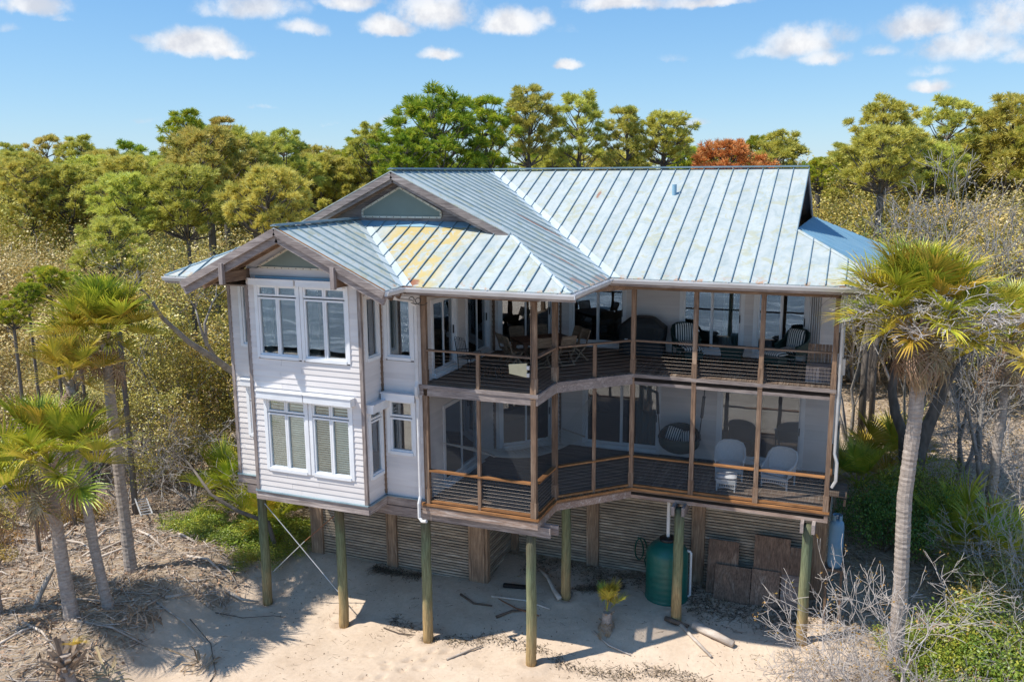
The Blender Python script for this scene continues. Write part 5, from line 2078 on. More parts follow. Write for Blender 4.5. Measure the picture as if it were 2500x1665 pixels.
bush(1.75, 6.2, (1.0, 1.15, 1.15), 2, 'bush_dark', 'large dark green bush in the shade right of the house')
bush(2.5, 7.8, (.8, .8, 1.3), 2, 'bush_green', 'sunlit feathery green bush behind the dark one')
for k, (x, y, s_) in enumerate([(-19.6, -.1, 1.1), (-21.0, .3, 1.0), (-18.4, -.5, .85), (-22.3, .5, .9), (-17.9, .9, .9), (-20.4, 1.6, 1.0), (-21.6, -.6, .9), (-23.2, -.1, 1.0), (-20.2, -1.0, .8), (-18.9, -1.2, .7)]):
    bush(x, y, (1.15*s_, .9*s_, .55*s_), k % 2, 'bush_green', 'low green vine thicket on the sand left of the first pile', 'low green thickets left of the house')
for k, (x, y, s_, mt, lb) in enumerate([(4.5, -1.6, 1.2, 'bush_green', 'bright yellow green bush at the bottom right corner'), (5.2, .6, 1.4, 'bush_green', 'leafy green bush at the right edge below pale twigs'), (3.4, -.9, .8, 'bush_green', 'green bush at the foot of the right hand palm'),
                                        (3.0, -2.5, .8, 'leaf_rust', 'rusty leaved low bush in the bottom right foreground'), (1.2, -1.9, .55, 'leaf_rust', 'sparse rusty seedling bush left of the right palm base'), (5.7, 2.6, 1.3, 'scrub_leaf', 'olive bush at the right edge beside bare branches'), (4.4, 1.9, .9, 'bush_green', 'small green bush between the bare branches'), (3.8, -2.9, .9, 'bush_green', 'yellow green bush along the bottom edge right of the palm'), (2.5, .1, .7, 'bush_green', 'fresh green bush just left of the right palm trunk'), (5.9, -.9, 1.3, 'bush_green', 'large golden green bush filling the lower right edge'), (5.0, 3.6, 1.1, 'scrub_leaf', 'olive bush under the arching dead branches'), (3.0, -1.7, 1.0, 'bush_green', 'bright green bush hugging the left foot of the right palm'), (4.3, -.4, 1.25, 'bush_green', 'tall yellow green bush just right of the right palm')]):
    bush(x, y, (s_, s_, s_*(1.0 if k != 4 else .8)), k % 2, mt, lb)
for k, (x, y, s_, mt) in enumerate([(-27.5, -5.2, 1.0, 'leaf_rust'), (-26.2, -6.4, .8, 'leaf_rust'), (-29.5, -3.5, 1.2, 'scrub_leaf'), (-26.5, -2.2, .9, 'leaf_rust')]):
    bush(x, y, (s_, s_, s_*.8), k % 2, mt, 'rust tinged low bush at the left edge beyond the palms', 'rusty bushes at the left edge')
for k, (u, v, wp, d) in enumerate([(110, 612, 90, 31), (60, 650, 70, 30), (165, 625, 60, 33), (25, 690, 80, 29)]):
    pine(u, v, wp, d, 3, 'needle_green', ('tallest', 'second', 'third', 'lowest')[k]+' bright green pine sapling poking out of the left scrub', 'pine saplings in the left scrub', k, tk=.3)

# bare foreground shrubs: pale, finely branched, tilted toward the house
BARE = []
for k, (sd_, H, st_, bias) in enumerate([(501, 4.4, 6, (-.8, .1)), (502, 3.6, 7, (-.5, -.2)), (503, 4.0, 6, (-.1, .2))]):
    segs, tips = make_bare(sd_, H, st_, 4, .05, .50, .85, (2, 4), bias, up=.02, rmin=.006, wob=.16, shrink=.70, frac=.38)
    rng = np.random.default_rng(sd_)
    C = np.array([t[0] for t in tips])
    pick = C[rng.random(len(C)) < .16]
    C2 = np.repeat(pick, 4, 0)+rng.normal(0, .06, (len(pick)*4, 3))
    v, q = leaf_quads(rng, C2, rng.normal(0, 1, C2.shape)+np.array([0, 0, .8]), .075, .55)
    BARE.append((wood_mesh('twigs', segs, M['twig_pale'], 4), np_mesh('leaves', v, quads=q, mats=[M['leaf_rust']])))
for k, (x, y, s_, kd, rz, lb) in enumerate([(2.1, -2.2, 1.05, 0, 0, 'pale leafless shrub spreading across the right rear pile'), (1.1, -2.9, .75, 1, .3, 'low tangle of bare white twigs at the bottom right foreground'),
                                            (3.4, -3.1, .6, 1, 2.2, 'bare shrub with fine grey twigs in front of the palm base'), (5.9, .4, .85, 0, .2, 'bare silver branches reaching left at the right edge'),
                                            (5.6, 3.9, .85, 0, -.2, 'pale dead branches arching over the dark palmetto'), (.4, -1.2, .55, 1, 1.4, 'small bare shrub beside the right rear pile'),
                                            (4.9, -2.4, .65, 2, .5, 'upright bare twigs among the green bushes bottom right'), (6.6, 9.5, 1.5, 2, 1.0, 'grey brush on the litter slope at the right edge'), (5.4, 10.5, 1.1, 2, 2.0, 'low grey brush behind the leaning oak'), (2.0, -3.3, .6, 2, .9, 'fine white brush along the bottom edge left of the palm')]):
    plant('bare_shrub', BARE[kd], (x, y, gz(x, y)-.05), lb, 'bare shrub', None, (s_,)*3, rz, None, kids=('twigs', 'leaves'))
for k, (x, y, s_) in enumerate([(-24.5, 2.2, 1.0), (-20.6, 3.2, 1.0), (-27.0, 1.2, 1.0), (-19.2, 2.8, .8), (-31.5, -1.6, 1.0)]):
    o = plant('bare_shrub', BARE[k % 3], (x, y, gz(x, y)-.05), 'dull grey leafless brush in the understorey behind the left palms', 'bare shrub', 'grey brush behind the left palms', (s_,)*3, k*1.3, None, kids=('twigs', 'leaves'))
    set_mat(o.children[0], M['twig_brown'])
# a branch of dead twigs hanging over the gutter at the right
segs, tips = make_bare(601, 2.4, 3, 4, .014, .6, .3, (2, 3), (-1.8, -.2), up=-.02, rmin=.005)
link('overhanging_twigs', wood_mesh('twigs', segs, M['twig_grey'], 3), pr_, Vector((1.5, -1.2, 2.3))-Vector(pr_.location))

# ------------------------------------------------------------------ far wood and ground cover
rng = np.random.default_rng(71)
parts = []
for k in range(430):
    dist = 66+164*rng.random()**1.6
    ang = rng.uniform(-.98, .42)
    x = CAM[0]+math.sin(ang)*dist
    y = CAM[1]+math.cos(ang)*dist
    top = rng.uniform(10.5, 13.0)
    zg = gz(x, y)
    H = top
    n = int(900 if dist < 110 else 330)
    r_ = rng.uniform(2.2, 3.8)
    d = unit(rng.normal(0, 1, (n, 3)))
    C = np.array([x, y, zg+H-r_*1.2])+d*rng.uniform(.4, 1, (n, 1))**.5*np.array([r_, r_, r_*1.2])
    parts.append(leaf_quads(rng, C, d, .26 if dist < 110 else .5, .5, .6))
v, q = merge(parts)
fw_ = link('far_wood', np_mesh('far_wood', v, quads=q, mats=[M['needle_olive']]))
tag(fw_, 'unbroken olive treetops of the far wood on the horizon', kind='stuff')


def scatter_litter(name, n, zone, lmin, lmax, wmax, mat, label, seed, hgt=.04, flat=.25):
    rng = np.random.default_rng(seed)
    pts = []
    while len(pts) < n:
        x, y = zone(rng)
        pts.append((x, y, gz(x, y)+rng.uniform(0, hgt)))
    C = np.array(pts)
    az = rng.uniform(0, 6.28, n)
    d = np.stack([np.cos(az), np.sin(az), rng.normal(0, flat, n)], 1)
    L = rng.uniform(lmin, lmax, n)[:, None]
    R0 = rng.uniform(.25, 1, n)*wmax
    v, q = seg_tubes(C-d*L/2, C+d*L/2, R0, R0*.6, 3)
    return tag(link(name, np_mesh(name, v, quads=q, mats=[mat])), label, kind='stuff')


def zone_left(rng):
    while True:
        x, y = rng.uniform(-34, -16.8), rng.uniform(-10.5, 6)
        if litter_at(x, y) > rng.uniform(.15, .75):
            return x, y


def zone_right(rng):
    while True:
        x, y = rng.uniform(.2, 12), rng.uniform(-4, 30)
        if litter_at(x, y) > rng.uniform(.2, .9):
            return x, y


scatter_litter('driftwood_litter', 8200, zone_left, .15, 1.0, .020, M['drift'], 'bleached sticks and driftwood splinters covering the ground by the palms', 1, .10, .22)
scatter_litter('stick_litter', 2600, zone_left, .12, .7, .010, M['twig_brown'], 'brown dead sticks lying under the left thicket', 2, .15, .3)
scatter_litter('twig_litter', 4200, zone_right, .2, 1.1, .010, M['drift'], 'grey fallen twigs on the litter slope at the right', 3, .18, .3)
def leaf_litter(name, n, zone, size, mat, label, seed, hgt=.05):
    rng = np.random.default_rng(seed)
    P = []
    for i in range(n):
        x, y = zone(rng)
        P.append((x, y, gz(x, y)+rng.uniform(.0, hgt)))
    P = np.array(P)
    v, q = leaf_quads(rng, P, np.tile(np.array([[0, 0, 1.]]), (n, 1)), size, .45, .6)
    return tag(link(name, np_mesh(name, v, quads=q, mats=[mat])), label, kind='stuff')


leaf_litter('palm_litter', 9000, zone_left, .16, M['litter'], 'shredded tan palm debris strewn under the left palms', 5, .10)
leaf_litter('leaf_litter', 16000, zone_right, .14, M['litter'], 'dry leaf litter on the slope right of the house', 6, .10)


def zone_wrack(rng):
    while True:
        k = rng.integers(0, 10)
        if k < 4:       # along the back skirt and round the tank
            x = rng.uniform(-9.6, .4)
            y = 1.75+rng.normal(0, .42)+.25*math.sin(x*2.1)
        elif k < 6:
            x = rng.uniform(-3.9, -.2)
            y = .9+rng.normal(0, .45)
        elif k < 7:
            x = rng.uniform(-7.6, -6.0)
            y = .4+(x+7.6)*.45+rng.normal(0, .13)
        elif k < 8:
            x = rng.uniform(-14.5, -12.6)
            y = -.35+rng.normal(0, .12)
        else:           # thin tide lines on the open sand
            x = rng.uniform(-12.6, -1.5)
            y = -2.6+.35*math.sin(x*1.3)+rng.normal(0, .16)
        if y < 2.15:
            return x, y


leaf_litter('wrack_litter', 5200, zone_wrack, .075, M['wrack'], 'dark dried seaweed and twig wrack on the sand under the porch', 7, .05)
scatter_litter('wrack_sticks', 2600, zone_wrack, .10, .6, .007, M['drift_dark'], 'small dark sticks mixed in the wrack under the porch', 8, .04, .12)


def zone_sand(rng):
    while True:
        x, y = rng.uniform(-17.5, .5), rng.uniform(-7.5, 1.8)
        if litter_at(x, y) < .5 and rng.random() < .35+.65*math.exp(-((y+2.4+.5*math.sin(x))/.9)**2):
            return x, y


scatter_litter('beach_twigs', 900, zone_sand, .05, .35, .007, M['twig_brown'], 'scattered small twigs and stems on the open sand', 11, .01, .06)
leaf_litter('beach_flakes', 1500, zone_sand, .06, M['wrack'], 'specks of dried plant debris on the open sand', 12, .01)
# ------------------------------------------------------------------ driftwood and debris, piece by piece


def log(pts, r0, r1, label, name='driftwood_log', mat='drift', cat='driftwood', n=8, group=None):
    base = Vector(pts[0])
    mb = MB()
    k = len(pts)
    mb.tube([Vector(p)-base for p in pts], [r0+(r1-r0)*i/(k-1) for i in range(k)], n)
    return tag(link(name, mb.mesh(name, M[mat], True), None, base), label, cat, group)


def G(x, y, dz=0.0):
    return (x, y, gz(x, y)+dz)


log([G(-3.95, -.36, .05), G(-3.4, -.95, .07), G(-2.78, -1.47, .06)], .06, .04, 'pale split plank of driftwood left of the thick log', 'driftwood_plank')
log([G(-3.46, -.46, .12), G(-2.85, -.70, .13), G(-2.25, -.91, .11)], .15, .10, 'thick grey brown log half in the shade near the right pile')
log([G(-4.35, -.30, .05), G(-4.0, -.42, .07), G(-3.62, -.5, .05)], .08, .06, 'dark log lying at the foot of the pile by the tank', mat='drift_dark')
log([G(-8.95, 1.2, .10), G(-8.5, .75, .16), G(-8.1, .2, .12), G(-7.75, -.25, .08)], .045, .09, 'forked grey branch leaning toward the rear pile', 'fallen_branch')
log([G(-6.3, -1.35, .03), G(-5.7, -1.75, .05), G(-5.0, -1.95, .04)], .03, .02, 'thin grey stick below the young palm', 'fallen_branch')
log([G(-9.99, -3.8, .03), G(-9.6, -3.2, .05), G(-9.3, -2.78, .05)], .035, .02, 'reddish brown stick on the sunny sand between two piles', 'fallen_branch')
log([G(-12.6, -2.9, .03), G(-12.0, -3.05, .04), G(-11.3, -2.95, .03)], .022, .014, 'thin dark twig on sand between the second and third piles', 'fallen_branch', 'drift_dark')
log([G(-10.9, -.9, .04), G(-10.3, -1.2, .06), G(-9.7, -1.1, .05)], .04, .025, 'brown root beside the third pile in the shade', 'fallen_branch', 'drift_dark')
log([G(-9.9, -.7, .03), G(-8.8, -.55, .04), G(-7.9, -.75, .03)], .03, .025, 'long brown stick behind the front porch pile', 'fallen_branch')
log([G(-9.4, -1.5, .03), G(-9.0, -1.15, .08), G(-8.5, -.95, .05)], .05, .02, 'gnarled dark root under the middle of the porch', 'fallen_branch', 'drift_dark')
mb = MB()
mb.box(-.42, .42, -.07, .07, 0, .10)
tag(link('charred_plank', mb.mesh('charred_plank', M['black_metal']), None, (-9.35, .05, gz(-9.35, .05)), (0, .05, .25)), 'short black plank on the sand by the skirt corner', 'plank')
mb = MB()
mb.tube([(-10.4, -.3, 0), (-8.9, -1.05, .02), (-8.1, -1.2, .0)], .022, 6)
tag(link('rope_line', mb.mesh('rope_line', M['rust']), None, (0, 0, gz(-9, -.8)+.03)), 'thin rusty pipe running over the sand from the skirt corner', 'pipe')
# left debris field
log([at(44, 1600, 26.3), at(66, 1540, 26.6), at(98, 1450, 27.0), at(129, 1387, 27.3)], .10, .07, 'straight grey pole propped at a slant left of the short palm', 'leaning_pole')
rr_ = random.Random(44)
for k in range(46):
    for _ in range(40):
        x, y = rr_.uniform(-29, -18), rr_.uniform(-9.5, -1.0)
        if litter_at(x, y) > .45:
            break
    a = rr_.uniform(-.5, .5)+(math.pi/2 if rr_.random() < .2 else 0)
    L = rr_.uniform(.8, 2.4)
    r_ = rr_.uniform(.02, .075)
    x2, y2 = x+math.cos(a)*L, y+math.sin(a)*L
    mx, my = (x+x2)/2+rr_.uniform(-.15, .15), (y+y2)/2+rr_.uniform(-.15, .15)
    log([G(x, y, r_), G(mx, my, r_+.08), G(x2, y2, r_)], r_, r_*.5, 'bleached driftwood limb in the debris field among the left palms', 'driftwood_limb', group='driftwood limbs in the left debris field')
for k, (x, y, az, lb) in enumerate([(-17.55, -6.9, .3, 'fallen brown palm frond on the sand right of the palms'), (-19.6, -7.3, 1.2, 'orange brown dead frond draped over the debris'), (-20.3, -8.7, 2.4, 'dead frond at the foot of the short palm'), (-18.7, -8.2, -.5, 'bent dead frond beside the palm stub')]):
    o = link('fallen_frond', DEADF[k % 3], None, G(x, y, .55), Euler((.3, .45, az)), (1.35,)*3)
    tag(o, lb, 'palm frond')
# aluminium ladder lying in the brush
base = Vector(G(-24.2, -.6, .5))
mb = MB()
for s_ in (-.2, .2):
    mb.beam((s_, 0, 0), (s_, 1.9, .12), .04, .07)
ld = empty('ladder', base, .9)
tag(ld, 'aluminium ladder lying in the brush behind the palms', 'ladder')
mb.build('side_rail', M['galv'], ld)
for k in range(7):
    r2 = MB()
    r2.tube([(-.2, .15+k*.27, .01*k), (.2, .15+k*.27, .01*k)], .018, 6)
    r2.build('rung', M['galv'], ld)
# wires trailing over the sand at left
log([G(-18.3, -5.0, .02), G(-17.0, -5.6, .05), G(-15.9, -6.7, .03), G(-15.4, -8.2, .02)], .014, .012, 'dark vine trailing down the sunny sand at the left', 'vine', 'drift_dark', 'vine')
log([G(-18.0, -4.2, .02), G(-17.0, -4.1, .10), G(-16.2, -3.6, .12), G(-15.9, -3.4, .03)], .014, .01, 'looped dry vine beside the first pile', 'vine', 'drift_dark', 'vine')

# ------------------------------------------------------------------ under the house
tx, ty = -4.62, 1.05
tz = gz(tx, ty)-.05
tank = empty('water_tank', (tx, ty, tz))
tag(tank, 'round dark green plastic water tank under the porch', 'tank')
mb = MB()
prof = [(.66, 0), (.68, .05), (.665, .10)]
for k in range(7):
    z = .14+k*.19
    prof += [(.655, z), (.662, z+.05), (.655, z+.12)]
prof += [(.655, 1.50), (.63, 1.60), (.55, 1.72), (.40, 1.84), (.26, 1.90), (.24, 1.92)]
mb.lathe(prof, 36)
mb.build('tank_body', M['tankgreen'], tank, smooth=True)
mb = MB()
mb.lathe([(.25, 1.90), (.26, 1.92), (.26, 1.99), (.24, 2.01), (.10, 2.03)], 24)
mb.build('tank_lid', M['black_metal'], tank, smooth=True)
mb = MB()
mb.tube([(0.0, .02, 1.98), (0.0, .02, 3.75)], .055, 12)
mb.build('inlet_pipe', M['pvc'], tank)
mb = MB()
mb.tube([(.66, .1, .1), (.72, .1, .15), (.72, .1, 1.55), (.68, .1, 1.60), (.60, .1, 1.60)], .04, 10)
mb.build('overflow_pipe', M['pvc'], tank)
mb = MB()
pts = [(-5.85+.17*math.sin(a)+.02*a, 2.16, -6.45+.38*math.cos(a)) for a in np.linspace(0, 9.0, 40)]+[(-5.5, 2.0, -7.0), (-5.35, 1.7, -7.25)]
mb.tube(pts, .022, 6)
tag(mb.build('garden_hose', M['hosegreen'], None), 'green garden hose coiled on the slatted wall beside the tank', 'hose')
for k, (x0, x1, zt, yb, lb, rz) in enumerate([(-3.50, -2.55, -5.70, 2.05, 'tall plywood sheet leaning on the slats behind the others', 0), (-2.08, -1.02, -5.36, 2.05, 'reddish plywood sheet with dark grain leaning at the right', 0), (-1.02, -.45, -5.6, 2.05, 'narrow dark plywood sheet by the corner post', 0),
                                              (-3.22, -2.12, -6.40, 1.78, 'low plywood sheet in front, left of two', 0), (-2.10, -1.26, -6.38, 1.80, 'low plywood sheet in front, right of two', 0), (-1.22, -.5, -6.45, 1.85, 'pale grey board leaning at the end of the row', 0)]):
    mb = MB()
    zb_ = gz((x0+x1)/2, yb-.25)-.04
    mb.prism([(x0, yb-.35, zb_), (x1, yb-.35, zb_), (x1, yb, zt), (x0, yb, zt)], (0, .014, .006))
    tag(mb.build('plywood_sheet', M['ply' if k < 5 else 'pale_x']), lb, 'plywood')
gb = empty('gas_bottle', (.29, 1.15, -5.62))
tag(gb, 'tall pale blue propane bottle at the right house corner', 'gas bottle')
mb = MB()
mb.lathe([(.18, 0), (.20, .06), (.205, .10), (.205, .62), (.212, .64), (.212, .67), (.205, .69), (.205, 1.25), (.19, 1.36), (.13, 1.45), (.06, 1.47)], 24)
mb.build('bottle_body', M['propane'], gb, smooth=True)
mb = MB()
for k in range(16):
    a0, a1 = k*math.pi/9-1.1, (k+1)*math.pi/9-1.1
    mb.prism([(.14*math.cos(a0), .14*math.sin(a0), 1.42), (.14*math.cos(a1), .14*math.sin(a1), 1.42), (.14*math.cos(a1), .14*math.sin(a1), 1.60), (.14*math.cos(a0), .14*math.sin(a0), 1.60)], (-.008*math.cos(a0), -.008*math.sin(a0), 0))
mb.build('collar', M['propane'], gb)
mb = MB()
mb.lathe([(.03, 1.46), (.035, 1.52), (.02, 1.55), (.045, 1.56), (.045, 1.58)], 10)
mb.build('valve', M['galv'], gb)
mb = MB()
mb.box(.02, .56, .90, 1.40, -5.70, -5.62)
mb.box(.05, .12, .95, 1.35, gz(.3, 1.1)-.1, -5.70)
mb.box(.46, .53, .95, 1.35, gz(.3, 1.1)-.1, -5.70)
tag(mb.build('bottle_stand', M['brown_y']), 'timber stand under the blue gas bottle', 'stand')

# ------------------------------------------------------------------ upper porch furniture


def folding_chair():
    """slatted folding chair: crossed legs, curved slatted back, slatted seat; faces +Y"""
    r = empty('folding_chair')
    for s_ in (-1, 1):
        mb = MB()
        mb.beam((s_*.23, .24, 0), (s_*.23, -.20, .52), .028, .045)
        mb.build('front_leg', M['chairwood'], r)
        mb = MB()
        mb.beam((s_*.205, -.26, 0), (s_*.205, .18, .45), .028, .045)
        mb.build('rear_leg', M['chairwood'], r)
        mb = MB()
        mb.tube([(s_*.23, -.16, .42), (s_*.23, -.22, .66), (s_*.235, -.33, .95)], .022, 6)
        mb.build('back_post', M['chairwood'], r)
    for y in (.24, -.26):
        mb = MB()
        mb.beam((-.23, y, .05), (.23, y, .05), .03, .04)
        mb.build('stretcher', M['chairwood'], r)
    for k in range(8):
        mb = MB()
        mb.box(-.225, .225, -.20+k*.056, -.20+k*.056+.046, .455, .472)
        mb.build('seat_slat', M['chairwood'], r)
    for k in range(9):
        z = .64+k*.036
        y = -.215-.10*((z-.64)/.3)**1.3
        n = 6
        mb = MB()
        top = [(-.24+.48*i/n, y-.045*(1-(2*i/n-1)**2), z) for i in range(n+1)]
        mb.add([(a, b, c+.0) for a, b, c in top]+[(a, b-.006, c+.032) for a, b, c in top]+[(a, b-.014, c) for a, b, c in top]+[(a, b-.02, c+.032) for a, b, c in top],
               [(i, i+1, n+2+i, n+1+i) for i in range(n)]+[(2*n+2+i, 3*n+3+i, 3*n+4+i, 2*n+3+i) for i in range(n)]+[(n+1+i, n+2+i, 3*n+4+i, 3*n+3+i) for i in range(n)])
        mb.build('back_slat', M['chairwood'], r)
    return r


def place(proto, first, loc, rz, label, cat, group, sc=None):
    o = proto if first else copy_tree(proto)
    o.location = loc
    o.rotation_euler = (0, 0, rz)
    if sc:
        o.scale = sc
    tag(o, label, cat, group)
    return o


TC = Vector((-8.62, .56, 0))        # table turned 45 degrees to the porch like the door behind it
ta = math.atan2(1.75, 1.8)
ex, ey = Vector((math.cos(ta), math.sin(ta), 0)), Vector((-math.sin(ta), math.cos(ta), 0))
tb = empty('dining_table', TC, ta)
tag(tb, 'dark brown timber dining table on the upper porch', 'table')
for k in range(9):
    mb = MB()
    mb.box(-.86, .86, -.54+k*.121, -.54+k*.121+.113, .71, .745)
    mb.build('table_board', M['tablewood'], tb)
mb = MB()
mb.box(-.78, .78, -.46, .46, .62, .705)
mb.build('apron', M['tablewood'], tb)
for sx in (-1, 1):
    for sy in (-1, 1):
        mb = MB()
        mb.box(sx*.76-.045, sx*.76+.045, sy*.44-.045, sy*.44+.045, 0, .705)
        mb.build('leg', M['tablewood'], tb)
ch = folding_chair()
CH = [(-.42, .78, math.pi, 'slatted folding chair on far side of the table, left one'), (.42, .78, math.pi, 'slatted folding chair on far side of the table, right one'),
      (-1.05, .25, -math.pi/2, 'slatted folding chair at the left end, nearer the glass door'), (-1.05, -.32, -math.pi/2, 'slatted folding chair at the left end, nearer the railing'),
      (-.40, -.80, 0, 'slatted folding chair with its back to the corner post'), (.40, -.80, 0, 'slatted folding chair with its back to the angled railing'),
      (1.08, .25, math.pi/2, 'slatted folding chair at the right end, nearer the wall'), (1.08, -.30, math.pi/2, 'slatted folding chair at the right end, nearer the angled railing')]
for k, (u, v, rz, lb) in enumerate(CH):
    p = TC+ex*u+ey*v
    place(ch, k == 0, p, ta+rz+rnd.uniform(-.08, .08), lb, 'chair', 'folding chairs round the porch table')
# wrought iron chair and low table
ic = empty('iron_chair', (-10.15, -1.55, 0), -.5)
tag(ic, 'black wrought iron chair beside the first sliding door', 'chair')
mb = MB()
for s_ in (-.25, .25):
    mb.tube([(s_, -.22, 0), (s_, -.24, .45), (s_, -.34, 1.0)], .014, 6)
    mb.tube([(s_, .24, 0), (s_, .24, .62), (s_, -.27, .66)], .014, 6)
mb.build('frame', M['black_metal'], ic)
mb = MB()
mb.box(-.25, .25, -.24, .24, .42, .44)
mb.build('seat', M['black_metal'], ic)
mb = MB()
for k in range(7):
    mb.tube([(-.25+k*.083, -.24, .46), (-.25+k*.083, -.345, 1.0)], .006, 5)
for k in range(4):
    a = np.linspace(0, 6.28, 12)
    mb.tube([(-.19+k*.125+.055*math.cos(t), -.345, 1.03+.04*math.sin(t)) for t in a], .007, 5)
mb.build('scroll_back', M['black_metal'], ic)
it = empty('iron_table', (-9.15, -2.15, 0), .2)
tag(it, 'low black metal table with splayed legs behind the front railing', 'table')
mb = MB()
mb.lathe([(.05, .43), (.42, .43), (.43, .445), (.42, .455), (.05, .455)], 24)
mb.build('table_top', M['black_metal'], it)
for k in range(4):
    a = k*math.pi/2+.6
    mb = MB()
    mb.tube([(.16*math.cos(a), .16*math.sin(a), .43), (.24*math.cos(a), .24*math.sin(a), .25), (.36*math.cos(a), .36*math.sin(a), 0)], .011, 5)
    mb.build('leg', M['black_metal'], it)
# covered grill
gr = empty('covered_grill', (-5.95, 2.72, 0))
tag(gr, 'large barbecue under a black fitted cover against the wall', 'grill')
mb = MB()
rings = [(0.02, .74, .33), (.35, .73, .32), (.70, .75, .34), (.92, .76, .36), (1.05, .60, .33), (1.20, .40, .25), (1.235, .30, .20)]
n = 24
vs, fs = [], []
for (z, a, b) in rings:
    for k in range(n):
        t = 2*math.pi*k/n
        c, s_ = math.cos(t), math.sin(t)
        e = .42
        fold = 1+.02*math.sin(9*t+z*7)
        vs.append((a*abs(c)**e*(1 if c > 0 else -1)*fold, b*abs(s_)**e*(1 if s_ > 0 else -1)*fold, z))
for i in range(len(rings)-1):
    for k in range(n):
        k2 = (k+1) % n
        fs.append((i*n+k, i*n+k2, (i+1)*n+k2, (i+1)*n+k))
fs.append(tuple(range((len(rings)-1)*n, len(rings)*n)))
mb.add(vs, fs)
mb.build('cover', M['cover'], gr, smooth=False)
for s_ in (-.45, .45):
    mb = MB()
    mb.box(s_-.05, s_+.05, -.365, -.345, .50, .54)
    mb.build('cover_strap', M['galv'], gr)


def weave_panel(mb, w_, h0, h1, y0, y1, n=8):
    """a hooped woven panel"""
    for k in range(n+1):
        x = -w_/2+w_*k/n
        mb.tube([(x, y0, h0), (x, y1, h1*(1-.10*abs(2*k/n-1)**3))], .012, 4)


def wicker_chair(mat, white=False):
    """rounded wicker armchair: hooped back, rolled arms, woven apron with a lattice band; faces -Y"""
    r = empty('wicker_armchair')
    m_ = M[mat]
    mb = MB()
    n = 10
    # back as a curved sheet with rounded top
    vs, fs = [], []
    for i in range(n+1):
        u = 2*i/n-1
        x = u*.36
        yb = .30-.10*u*u
        zt = 1.0-.16*abs(u)**3.0
        for j in range(5):
            t = j/4
            vs.append((x*(1+.12*t), yb+.12*t, .40+(zt-.40)*t))
    for i in range(n):
        for j in range(4):
            a = i*5+j
            fs.append((a, a+5, a+6, a+1))
    o = len(vs)
    vs += [(x, y+.035, z) for x, y, z in vs]
    fs += [(o+d, o+c, o+b, o+a) for a, b, c, d in list(fs)]
    mb.add(vs, fs)
    mb.build('back', m_, r, smooth=True)
    mb = MB()
    rim = [(-.38, -.30, .60), (-.41, -.05, .64), (-.41, .18, .70), (-.40, .30, .84), (-.33, .40, .96), (-.18, .43, 1.02), (0, .44, 1.03), (.18, .43, 1.02), (.33, .40, .96), (.40, .30, .84), (.41, .18, .70), (.41, -.05, .64), (.38, -.30, .60)]
    mb.tube(rim, .038, 8)
    mb.build('rolled_rim', m_, r, smooth=True)
    for s_ in (-1, 1):
        mb = MB()
        mb.prism([(s_*.37, -.30, .36), (s_*.37, .26, .36), (s_*.40, .26, .74), (s_*.40, -.05, .64), (s_*.375, -.30, .60)], (s_*.02, 0, 0))
        mb.build('arm_panel', m_, r)
    mb = MB()
    mb.box(-.37, .37, -.32, .30, .33, .37)
    mb.box(-.36, .36, -.33, -.31, .26, .34)
    mb.build('seat', m_, r)
    mb = MB()
    k = 13
    for i in range(k):
        x = -.34+.68*i/(k-1)
        mb.beam((x-.02, -.32, .14+.05*math.sin(math.pi*i/(k-1))), (x+.02, -.32, .26), .012, .012)
        mb.beam((x+.02, -.32, .14+.05*math.sin(math.pi*i/(k-1))), (x-.02, -.32, .26), .012, .012)
    mb.tube([(-.36, -.32, .12), (-.18, -.32, .165), (0, -.32, .18), (.18, -.32, .165), (.36, -.32, .12)], .014, 6)
    mb.build('lattice_apron', m_, r)
    for sx in (-1, 1):
        for sy in (-.30, .28):
            mb = MB()
            mb.tube([(sx*.355, sy, 0), (sx*.36, sy, .36)], .026, 7)
            mb.build('leg', m_, r)
    return r


def puff(name, sx, sy, sz, mat, loc, rot, label, cat='cushion', group=None):
    """a stuffed square cushion"""
    mb = MB()
    n = 8
    vs, fs = [], []
    for side in (1, -1):
        for i in range(n+1):
            for j in range(n+1):
                u, v = 2*i/n-1, 2*j/n-1
                h_ = max(0, (1-u**4)*(1-v**4))**.45
                q = 1-.06*(abs(u*v))**2
                vs.append((u*sx/2*q, v*sy/2*q, side*sz/2*h_))
    N = (n+1)**2
    for i in range(n):
        for j in range(n):
            a = i*(n+1)+j
            fs.append((a, a+n+1, a+n+2, a+1))
            fs.append((N+a, N+a+1, N+a+n+2, N+a+n+1))
    mb.add(vs, fs)
    o = mb.build(name, mat, None, loc, True, rot)
    return tag(o, label, cat, group)


